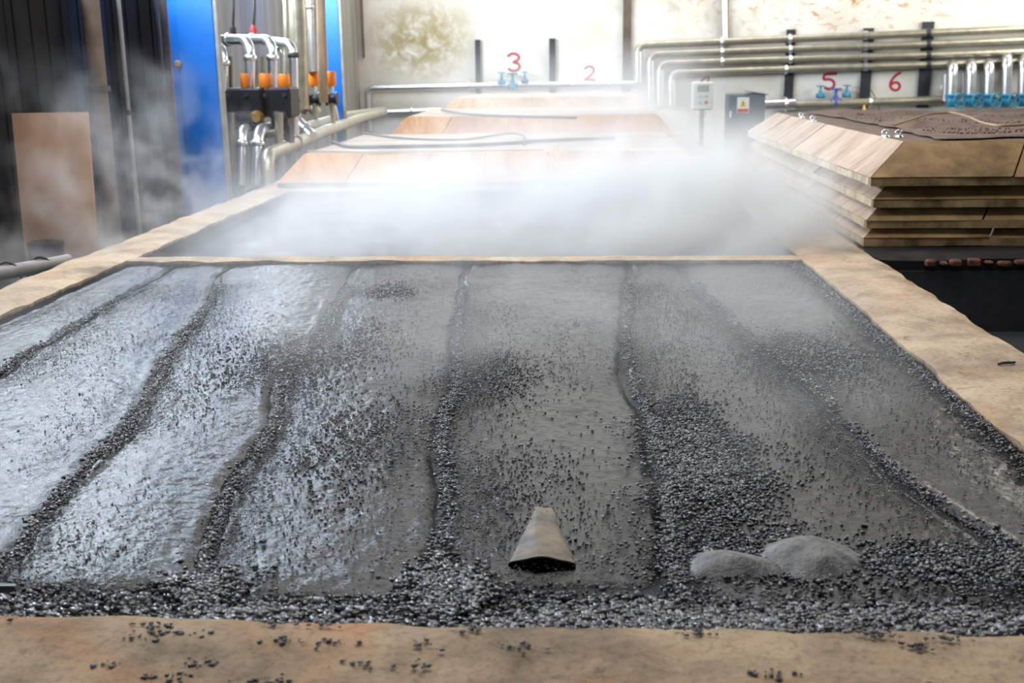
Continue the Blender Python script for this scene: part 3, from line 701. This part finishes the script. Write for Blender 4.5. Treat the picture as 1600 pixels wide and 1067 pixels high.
for (x, y, w, Y, lb) in [(382, 126, 13, 16.0, 'narrow orange capped valve, leftmost of the five'), (414, 126, 18, 16.1, 'second orange capped valve from the left'), (444, 127, 19, 16.2, 'third orange capped valve from the left'),
                         (490, 123, 16, 19.5, 'fourth orange capped valve, under the tall silver pipe'), (517, 123, 16, 19.8, 'rightmost orange capped valve, in front of the far blue column')]:
    c = aty(x, y, Y); r = w / 2 * Y / FPX; h = 22 * Y / FPX
    T = thing('actuated_valve', (c.x, Y, c.z - h), lb, 'valve', 'orange capped valves')
    build('cap', MB().lathe((c.x, Y, c.z - h / 2), (0, 0, 1), [(0, r * .85), (h * .1, r), (h * .9, r), (h, r * .85)], 16), 'orange', T)
    if x < 470: build('stem', MB().lathe((c.x, Y, c.z - h / 2 - .03), (0, 0, 1), [(0, r * .6), (.035, r * .6)], 12), 'foil', T); continue
    build('stem', MB().lathe((c.x, Y, c.z - h / 2 - .12), (0, 0, 1), [(0, r * .5), (.12, r * .5)], 12), 'foil', T)
    build('body', MB().lathe((c.x - r * 1.1, Y, c.z - h / 2 - .22), (1, 0, 0), [(0, r * 1.3), (r * .3, r * 1.3), (r * .35, r * .9), (r * 1.8, r * .9), (r * 1.85, r * 1.3), (r * 2.2, r * 1.3)], 14), 'black', T)
    build('support', MB().tube([(c.x, Y, c.z - h / 2 - .22), (c.x, Y, FLOOR)], r * .5, 10), 'insul', T)
# black pump block under the caps
a, b = aty(345, 138, 15.85), aty(456, 198, 15.85)
T = thing('pump_block', ((a.x + b.x) / 2, 16.1, b.z), 'black iron pump block under the orange caps', 'pump')
xs_ = [a.x, a.x + (b.x - a.x) * .58, a.x + (b.x - a.x) * .66, b.x]
for x0_, x1_ in ((xs_[0], xs_[1]), (xs_[2], xs_[3])):
    build('housing', MB().box(x0_, x1_, 15.85, 16.4, b.z + .12, a.z, .03), 'black', T)
    build('motor', MB().lathe((x0_ + .05, 15.95, b.z + .1), (1, 0, 0), [(0, .12), (.04, .16), (x1_ - x0_ - .14, .16), (x1_ - x0_ - .1, .12)], 16), 'black', T)
for k in range(4):
    x = a.x + (b.x - a.x) * (.08 + .28 * k); build('bolt', MB().lathe((x, 15.85, a.z - .1), (0, -1, 0), [(0, .03), (.03, .03)], 8), 'steel', T)
for x in (a.x + .1, b.x - .1): build('leg', MB().box(x - .04, x + .04, 15.95, 16.2, FLOOR, b.z + .12), 'black', T)
q = aty(398, 184, 15.75); build('outlet', MB().lathe((q.x, 15.87, q.z), (.2, -1, 0), [(0, .10), (.1, .10), (.12, .07), (.2, .06)], 14), 'brass', T)
for x, lb in ((362, 'left short beige pipe under the pump block'), (436, 'right short beige pipe under the pump block')):
    pipe([(x, 176, 15.75), (x, 204, 15.75), (x, 300, 15.75)], .06, 'insul', lb, fil=0)
pipe([(385, 200, 15.6), (378, 203, 15.2), (376, 290, 15.0)], .066, 'foil', 'left silver elbow pipe dropping beside the curb', fil=.25, collars=[(1, .25)])
pipe([(420, 200, 15.9), (402, 203, 15.3), (400, 290, 15.1)], .08, 'foil', 'right silver elbow pipe dropping beside the curb', fil=.28, collars=[(1, .25)])
pipe([(600, 176, 28.0), (560, 186, 23.0), (500, 208, 18.5), (416, 243, 14.8), (420, 300, 14.7)], .095, 'insul', 'thick insulated pipe running along the curb, its elbow nearest', fil=.25, collars=[(2, .5)], cm='insul')
pipe([(600, 172, 29.0), (540, 181, 23.0), (470, 202, 18.0), (410, 208, 16.6)], .085, 'insul', 'thick insulated pipe behind, passing the slanted silver flange', fil=.3)
q1, q2 = Vector(at(466, 192, 17.6)), Vector(at(487, 214, 17.4)); T = thing('flange_joint', q2, 'slanted bright silver flange on the insulated pipes', 'flange')
build('barrel', MB().tube([q1, q2], .10, 14), 'foil', T); build('ring', MB().lathe(q1.lerp(q2, .5), (q2 - q1), [(0, .13), (.04, .13)], 14), 'foil', T); build('cap', MB().lathe(q1 + Vector((0, 0, .10)), (-.3, 0, 1), [(0, .05), (.05, .05), (.07, .03)], 12), 'foil', T)
pipe([(446, -30, 18.5), (450, 150, 18.5), (455, 215, 18.5)], .05, 'insul', 'thin beige vertical pipe behind the arches', fil=.1)
pipe([(462, -30, 18.8), (466, 60, 18.8), (468, 170, 18.8)], .16, 'insul', 'tall dull silver pipe left of the brightest one', fil=.1)
pipe([(487, -30, 19.4), (490, 105, 19.4), (491, 112, 19.4)], .115, 'foil', 'tall bright silver pipe above the fourth orange cap', fil=.05, collars=[(0, .3)])
pipe([(500, -30, 19.0), (503, 60, 19.0), (506, 160, 19.0)], .075, 'cabletan', 'tall beige pipe between the two right orange caps', fil=.05)
for x0_, x1_, lb in ((363, 365, 'left black cable hanging above the silver arches'), (396, 397, 'right black cable hanging above the silver arches')):
    T = thing('hanging_cable', at(x1_, 58, 18), lb, 'cable')
    build('cord', MB().tube([at(x0_, -30, 18), at(x0_ + 2, 10, 18), at(x1_ - 1, 40, 18), at(x1_, 60, 18)], .022, 6, .3), 'cable', T)
    build('plug', MB().lathe(at(x1_, 60, 18), (0, 0, 1), [(0, .05), (.15, .05), (.2, .025)], 10), 'red' if x0_ > 380 else 'cable', T)
pipe([(497, 178, 20.5), (478, 160, 20.5), (470, 175, 20.5)], .09, 'insul', 'small dull bend under the right orange caps', fil=.2)
pipe([(517, 150, 21.0), (525, 180, 21.0), (528, 200, 21.0)], .05, 'insul', 'thin slanting pipe under the rightmost orange cap', fil=.1)

# ------------------------------------------------------------------ back wall fittings
W = BACK
def wall_strip(xa, xb, ya, yb, off, th, mat, name, lb, cat='post', bracket=True, group=None):
    a, b = aty(xa, ya, W - off), aty(xb, yb, W - off)
    T = thing(name, ((a.x + b.x) / 2, W, b.z), lb, cat, group)
    w = b.x - a.x
    build('web', MB().box(a.x + w * .1, b.x - w * .1, W - off, W - .001, b.z, a.z), mat, T)
    build('flange', MB().box(a.x, b.x, W - off - .03, W - off, b.z, a.z, .006), mat, T)
    return T
wall_strip(742, 752, 62, 158, .10, .03, 'steel', 'wall_bracket', 'dark steel upright left of the red 3', group='steel uprights on the back wall')
wall_strip(858, 868, 60, 150, .10, .03, 'steel', 'wall_bracket', 'dark steel upright right of the red 3', group='steel uprights on the back wall')
for x, ya, lb in ((1234, 46, 'dark steel upright left of the red 5, crossing the pipes'), (1354, 44, 'dark steel upright between the red 5 and the red 6'), (1446, 34, 'tall dark steel upright right of the red 6')):
    wall_strip(x - 5, x + 4, ya, 168, .06, .03, 'steel', 'wall_bracket', lb, group='steel uprights on the back wall')
wall_strip(974, 985, -40, 160, .08, .03, 'rustpost', 'wall_conduit', 'brown vertical strip on the back wall beside the red 2', cat='conduit')
wall_strip(562, 570, -40, 90, .06, .03, 'rustpost', 'corner_pipe', 'thin brown vertical strip near the left end of the back wall', cat='conduit')
T = thing('downpipe', aty(1132, 66, W - .1), 'white vertical pipe coming down to the four wall pipes', 'pipe')
build('pipe', MB().tube([at(1131, -40, W - .12), at(1133, 68, W - .12)], .08, 12), 'foil', T); build('conduit', MB().tube([at(1139, -40, W - .06), at(1139, 66, W - .06)], .03, 8), 'insul', T)
G4 = 'four long pipes on the back wall'
ORD = ['topmost', 'second', 'third', 'lowest']
for i, (xv, yl, yr, yb) in enumerate([(997, 71, 45, 128), (1016, 85, 63, 165), (1031, 99, 81, 165), (1049, 114, 96, 165)]):
    slope = (yr - yl) / (1600 - xv)
    T = pipe([(1700, yl + slope * (1700 - xv), W - .28), (xv, yl, W - .28), (xv, yb, W - .28)], .1, 'insul', ORD[i] + ' of the four long insulated pipes on the back wall', 'wall_pipe', .22, collars=[(0, (1700 - 1238) / (1700 - xv)), (0, (1700 - 1130) / (1700 - xv))] if i < 3 else [(0, .72)], group=G4)
    a = at(xv, yl + 10, W - .28); b = at(xv, yb, W - .28)
    build('foil_wrap', MB().tube([a, b], .112, 14), 'foil', T)
    for x in (1450, 1352):
        y = yl + slope * (x - xv); c = aty(x, y, W - .28); build('clamp', MB().lathe((c.x - .05, c.y, c.z), (1, 0, 0), [(0, .125), (.1, .125)], 14), 'steel' if x == 1450 else 'foil', T)
# two pipes behind the middle lids
T = pipe([(992, 131, W - .25), (800, 133, W - .25), (574, 137, W - .25), (576, 205, W - .25)], .085, 'foil', 'long bright pipe along the back wall below the red 3', 'wall_pipe', .2, collars=[(1, .3), (1, .15), (0, .5), (0, .2)])
pipe([(690, 172, W - .25), (596, 175, W - .25), (560, 183, W - 1.0)], .085, 'foil', 'short bright pipe low on the back wall behind the tan board', 'wall_pipe', .2, collars=[(0, .5)])
pipe([(1600, 150, W - .3), (1440, 157, W - .3), (1240, 164, W - .3)], .11, 'insul', 'low insulated pipe on the back wall under the red 5 and 6', 'wall_pipe', .2, collars=[(1, .4)])
pipe([(1242, 162, W - .35), (1194, 164, W - .35)], .15, 'foil', 'short fat foil wrapped pipe beside the grey cabinet', 'wall_pipe', 0, collars=[(0, .3)])
# painted numbers
def stroke(name, pl, r, lb):
    p3 = [at(x, y, W - .004) for x, y in pl]
    return tag(build(name, MB().tube(p3, r, 8, .12, 4, flat=(1, .12, 1)), 'redpaint'), lb, 'number')
stroke('painted_number', [(793, 88), (800, 83), (809, 85), (812, 91), (806, 96), (801, 97), (810, 99), (813, 105), (808, 110), (800, 111), (794, 107)], .035, 'red 3 painted on the wall above three teal valves')
stroke('painted_number', [(913, 108), (919, 103), (927, 105), (928, 112), (921, 120), (912, 125), (920, 124), (930, 125)], .03, 'pale red 2 painted beside the brown vertical strip')
stroke('painted_number', [(1094, 130), (1100, 122), (1108, 118), (1106, 130), (1095, 129), (1114, 129)], .03, 'red number 4 half hidden behind the pale control box')
stroke('painted_number', [(1308, 115), (1288, 116), (1286, 125), (1296, 123), (1304, 128), (1303, 136), (1296, 140), (1288, 137)], .035, 'red 5 painted above the violet blue valve')
stroke('painted_number', [(1408, 113), (1400, 117), (1393, 125), (1390, 134), (1395, 141), (1403, 141), (1407, 134), (1402, 128), (1394, 130), (1391, 135)], .035, 'red 6 painted between two steel uprights, no valve below')
# valves on the wall
def wall_valve(x, y, s, mat, lb, wheel='front', grp='small blue valves on the back wall'):
    Y = W - .3; c = aty(x, y, Y); k = s * Y / FPX                      # s = height in pixels
    T = thing('gate_valve', (c.x, Y, c.z - k / 2), lb, 'valve', grp)
    build('body', MB().lathe((c.x, Y, c.z - k / 2), (0, 0, 1), [(0, k * .16), (k * .08, k * .24), (k * .2, k * .24), (k * .35, k * .14), (k * .5, k * .16), (k * .55, k * .1), (k * .85, k * .07)], 12), mat, T)
    build('flange', MB().lathe((c.x - k * .3, Y, c.z - k * .3), (1, 0, 0), [(0, k * .2), (k * .08, k * .2), (k * .09, k * .12), (k * .51, k * .12), (k * .52, k * .2), (k * .6, k * .2)], 12), mat, T)
    w = MB().torus((c.x, Y, c.z + k * .4), (0, 0, 1), k * .26, k * .05, 16, 6)
    for a in range(3):
        A = a * math.pi / 3; w.tube([(c.x - k * .26 * math.cos(A), Y - k * .26 * math.sin(A), c.z + k * .4), (c.x + k * .26 * math.cos(A), Y + k * .26 * math.sin(A), c.z + k * .4)], k * .03, 6)
    build('handwheel', w, mat, T)
for x, y, s, mt, lb in ((784, 122, 20, 'tealvalve', 'left of three small teal valves under the red 3'), (801, 126, 26, 'tealvalve', 'middle and lowest of the teal valves under the red 3'), (820, 120, 18, 'tealvalve', 'right of three small teal valves under the red 3'),
                        (1282, 143, 20, 'tealvalve', 'left small teal valve under the red 5'), (1306, 151, 28, 'bluevalve', 'violet blue valve under the red 5'), (1323, 142, 20, 'tealvalve', 'right small teal valve beside the red 5')):
    wall_valve(x, y, s, mt, lb)
ORD5 = ['first', 'second', 'third', 'fourth', 'fifth']
for i, (x, yt) in enumerate(((1490, 106), (1519, 104), (1547, 104), (1575, 94), (1601, 98))):
    Y = W - .9
    pipe([(x - 2, yt - 6, W - .3), (x - 1, yt - 1, Y), (x - 3, 150, Y)], .13, 'foil', f'{ORD5[i]} fat foil wrapped drop pipe from the left, above a teal handwheel', 'drop_pipe', .22, group='foil wrapped drop pipes')
    if i < 3: pipe([(x - 12, yt + 10, W - .5), (x - 13, 158, W - .5)], .075, 'foil', f'thin bright pipe just left of the {ORD5[i]} fat drop pipe', 'drop_pipe', 0, group='thin bright drop pipes')
    c = aty(x + 2, 157, Y - .1); T = thing('handwheel_valve', (c.x, c.y, c.z - .2), f'{ORD5[i]} big teal handwheel valve from the left, at the end of the pipes', 'valve', 'big teal handwheel valves')
    build('body', MB().lathe((c.x - .06, Y, c.z - .16), (0, 0, 1), [(0, .09), (.04, .13), (.2, .14), (.24, .11), (.27, .16), (.32, .16), (.33, .11)], 16), 'tealvalve', T)
    ax = (.45, -1, .05); cc = Vector((c.x + .07, Y - .24, c.z - .01)); w = MB().torus(cc, ax, .185, .022, 24, 7)
    axn = Vector(ax).normalized(); u = axn.orthogonal().normalized(); v_ = axn.cross(u)
    for a in range(3):
        A = a * math.pi / 3; d = u * math.cos(A) + v_ * math.sin(A); w.tube([cc - d * .185, cc + d * .185], .014, 6)
    build('handwheel', w, 'tealvalve', T); build('stem', MB().tube([cc + axn * .03, cc - axn * .2], .03, 8), 'tealvalve', T)
c = aty(1474, 137, W - .35); T = thing('pressure_gauge', (c.x, c.y, c.z - .4), 'round pressure gauge on a red cock left of the foil drop pipes', 'gauge')
build('dial', MB().lathe((c.x, c.y, c.z), (0, -1, 0), [(0, .085), (.05, .085), (.055, .07)], 16), 'white', T); build('stem', MB().tube([(c.x, c.y - .02, c.z - .08), (c.x, c.y - .02, c.z - .35)], .03, 8), 'red', T); build('cock', MB().lathe((c.x - .06, c.y - .02, c.z - .36), (1, 0, 0), [(0, .05), (.12, .05)], 10), 'red', T)
c = aty(1350, 168, W - .4); T = thing('brass_tap', (c.x, c.y, c.z - .1), 'small brass tap with a wire hanging below the red 5 and 6', 'tap')
build('body', MB().lathe((c.x, c.y, c.z - .1), (0, 0, 1), [(0, .05), (.1, .05), (.11, .03), (.18, .03)], 12), 'brass', T); build('lever', MB().box(c.x - .12, c.x + .12, c.y - .03, c.y + .03, c.z + .08, c.z + .11, .01), 'brass', T); build('wire', MB().tube([at(1352, 130, W - .3), at(1368, 150, W - .35), at(1376, 178, W - .35)], .012, 6, .3), 'cable', T)
# control box on a post, grey cabinet with warning label
Y = 28.0
a, b = aty(1082, 128, Y), aty(1114, 172, Y); T = thing('control_box', ((a.x + b.x) / 2, Y, FLOOR), 'pale control box with a small screen on a post by the back wall', 'control box')
w = b.x - a.x; h = a.z - b.z
build('case', MB().box(a.x, b.x, Y, Y + .22, b.z, a.z, .03), 'box', T)
build('screen', MB().box(a.x + w * .24, a.x + w * .78, Y - .006, Y + .01, a.z - h * .36, a.z - h * .12), 'screen', T)
for i in range(2):
    for j in range(2):
        build('button', MB().lathe((a.x + w * (.36 + .3 * i), Y + .005, a.z - h * (.50 + .22 * j)), (0, -1, 0), [(0, .04), (.02, .04), (.028, .03)], 12), 'red' if (i, j) == (1, 1) else 'button', T)
build('post', MB().box((a.x + b.x) / 2 - .05, (a.x + b.x) / 2 + .05, Y + .05, Y + .15, FLOOR - .3, b.z), 'greypipe', T)
for k in (.36, .62): build('gland', MB().lathe((a.x + w * k, Y + .08, b.z), (0, 0, -1), [(0, .035), (.1, .035), (.16, .02)], 10), 'white', T)
a, b = aty(1137, 146, Y), aty(1194, 206, Y); T = thing('electrical_cabinet', ((a.x + b.x) / 2, Y, b.z), 'dark grey electrical cabinet with a warning label', 'cabinet')
w = b.x - a.x; h = a.z - b.z
build('case', MB().box(a.x, b.x, Y, Y + .45, FLOOR - .3, a.z, .025), 'cabinet', T)
build('door', MB().box(a.x + .04, b.x - .04, Y - .02, Y, b.z - .3, a.z - .04, .008), 'cabinet', T)
build('handle', MB().box(a.x + .06, a.x + .10, Y - .05, Y - .018, b.z + h * .38, b.z + h * .55, .008), 'white', T)
build('hood', MB().slab([(a.x + w * .5, Y - .05, a.z + .06), (b.x + .06, Y - .05, a.z - .03), (b.x + .06, Y + .5, a.z - .03), (a.x + w * .5, Y + .5, a.z + .06)], (0, 0, 1), .02), 'cabinet', T)
la, lb_ = aty(1152, 152, Y - .02), aty(1170, 176, Y - .02)
LBp = build('warning_label', MB().box(la.x, lb_.x, Y - .024, Y - .021, lb_.z, la.z), 'white', T); LBp['label'] = 'white warning label with yellow triangle and red band'
lw, lh = lb_.x - la.x, la.z - lb_.z; m = (la.x + lb_.x) / 2
build('red_band', MB().box(la.x + .01, lb_.x - .01, Y - .026, Y - .0242, lb_.z + .01, lb_.z + lh * .26), 'red', LBp)
build('yellow_triangle', MB().slab([(m - lw * .3, Y - .027, lb_.z + lh * .36), (m + lw * .3, Y - .027, lb_.z + lh * .36), (m + .002, Y - .027, lb_.z + lh * .86), (m - .002, Y - .027, lb_.z + lh * .86)], (0, -1, 0), .002), 'yellow', LBp)
build('bolt_mark', MB().slab([(m - .008, Y - .029, lb_.z + lh * .44), (m + .008, Y - .029, lb_.z + lh * .44), (m + .012, Y - .029, lb_.z + lh * .7), (m - .012, Y - .029, lb_.z + lh * .7)], (0, -1, 0), .0015), 'black', LBp)

# ------------------------------------------------------------------ steam
def steam(label, x, y, z, dens, scale, lo, hi, fall, fade=(.35, .35), seed=0.0, base=0.0, vox=.08, xg=(1, 1), warp=.8, detail=4, lean=0.0, rough=.58):
    c = Vector(((x[0] + x[1]) / 2, (y[0] + y[1]) / 2, z[0])); hx, hy, hz = (x[1] - x[0]) / 2, (y[1] - y[0]) / 2, z[1] - z[0]
    t = NT('steam'); t.n.remove(t.p); at_ = t.new('ShaderNodeAttribute'); at_.attribute_name = 'density'
    v = t.new('ShaderNodeVolumeScatter'); v.inputs['Color'].default_value = (.985, .99, 1, 1); v.inputs['Anisotropy'].default_value = .2
    t.l.new(at_.outputs['Fac'], v.inputs['Density']); t.l.new(v.outputs[0], t.n['Material Output'].inputs['Volume'])
    g = bpy.data.node_groups.new('steam_cloud', 'GeometryNodeTree'); g.interface.new_socket('Geometry', in_out='OUTPUT', socket_type='NodeSocketGeometry')
    N, L = g.nodes, g.links
    def sock(s_, v_):
        if isinstance(v_, (int, float)): s_.default_value = v_
        else: L.new(v_, s_)
    def ma(op, a, b=None, clamp=False):
        m = N.new('ShaderNodeMath'); m.operation = op; m.use_clamp = clamp; sock(m.inputs[0], a)
        if b is not None: sock(m.inputs[1], b)
        return m.outputs[0]
    def rng_(v_, a, b, c0=0., c1=1., kind='SMOOTHSTEP'):
        m = N.new('ShaderNodeMapRange'); m.interpolation_type = kind; sock(m.inputs[0], v_)
        for k, q in zip((1, 2, 3, 4), (a, b, c0, c1)): m.inputs[k].default_value = q
        return m.outputs[0]
    pos = N.new('GeometryNodeInputPosition'); sp = N.new('ShaderNodeSeparateXYZ'); L.new(pos.outputs[0], sp.inputs[0]); px, py, pz = sp.outputs
    xl = ma('SUBTRACT', px, ma('MULTIPLY', pz, lean))                       # the plume drifts sideways as it rises
    cb = N.new('ShaderNodeCombineXYZ'); L.new(xl, cb.inputs[0]); L.new(py, cb.inputs[1]); L.new(ma('MULTIPLY', pz, .8), cb.inputs[2])
    ad = N.new('ShaderNodeVectorMath'); ad.operation = 'ADD'; L.new(cb.outputs[0], ad.inputs[0]); ad.inputs[1].default_value = (seed * 3.7, seed * 1.9, seed)
    n = N.new('ShaderNodeTexNoise'); n.inputs['Scale'].default_value = scale; n.inputs['Detail'].default_value = detail; n.inputs['Roughness'].default_value = rough; n.inputs['Distortion'].default_value = warp
    L.new(ad.outputs[0], n.inputs['Vector']); nf = [o_ for o_ in n.outputs if o_.name in ('Fac', 'Factor')][0]
    d = ma('ADD', rng_(nf, lo, hi), base)
    d = ma('MULTIPLY', d, rng_(ma('SUBTRACT', 1, ma('ABSOLUTE', ma('DIVIDE', px, hx))), 0, fade[0]))
    d = ma('MULTIPLY', d, rng_(ma('SUBTRACT', 1, ma('ABSOLUTE', ma('DIVIDE', py, hy))), 0, fade[1]))
    d = ma('MULTIPLY', d, ma('POWER', ma('SUBTRACT', 1, ma('DIVIDE', pz, hz), True), fall))
    d = ma('MULTIPLY', d, rng_(px, -hx, hx, xg[0], xg[1], 'LINEAR'))
    d = ma('MULTIPLY', d, dens)
    d = ma('SUBTRACT', d, .004); d = ma('MAXIMUM', d, 0.0)
    vc = N.new('GeometryNodeVolumeCube'); L.new(d, vc.inputs['Density'])
    vc.inputs['Min'].default_value = (-hx, -hy, 0); vc.inputs['Max'].default_value = (hx, hy, hz)
    for k, q in zip('XYZ', (2 * hx, 2 * hy, hz)): vc.inputs['Resolution ' + k].default_value = max(8, int(q / vox))
    sm_ = N.new('GeometryNodeSetMaterial'); sm_.inputs['Material'].default_value = t.m; L.new(vc.outputs[0], sm_.inputs[0])
    out = N.new('NodeGroupOutput'); L.new(sm_.outputs[0], out.inputs[0])
    me = bpy.data.meshes.new('steam'); me.from_pydata([(0, 0, 0)], [], []); me.materials.append(t.m)
    o = bpy.data.objects.new('steam', me); COL.objects.link(o); o.location = c
    o.modifiers.new('cloud', 'NODES').node_group = g
    return tag(o, label, 'steam', None, 'stuff')
steam('thick white steam rising from the second tank', (-3.6, 2.2), (8.5, 13.5), (-.1, 1.2), 4.0, 1.35, .42, .60, 2.8, fade=(.06, .07), seed=3.1, base=.12, xg=(.07, 1.4), lean=.3, vox=.08, detail=5)
steam('steam drifting over the lids towards the back wall', (-2.6, 2.3), (13.8, 24.0), (.42, 1.9), .36, .6, .36, .66, 1.2, fade=(.35, .3), seed=8.2, base=.08, xg=(.12, 1.5), vox=.14)
steam('grey steam wisps in front of the dark left wall', (-5.2, -3.1), (8.0, 12.4), (-.45, 1.8), 3.0, 1.9, .53, .68, 1.9, fade=(.4, .3), seed=1.4, detail=6, warp=1.0, vox=.06, rough=.6, lean=-.25)
steam('thin steam skimming over the black sheets', (-3.4, 1.6), (3.4, 8.3), (-.04, .55), .55, .8, .45, .66, 1.3, fade=(.1, .2), seed=5.5, vox=.12)
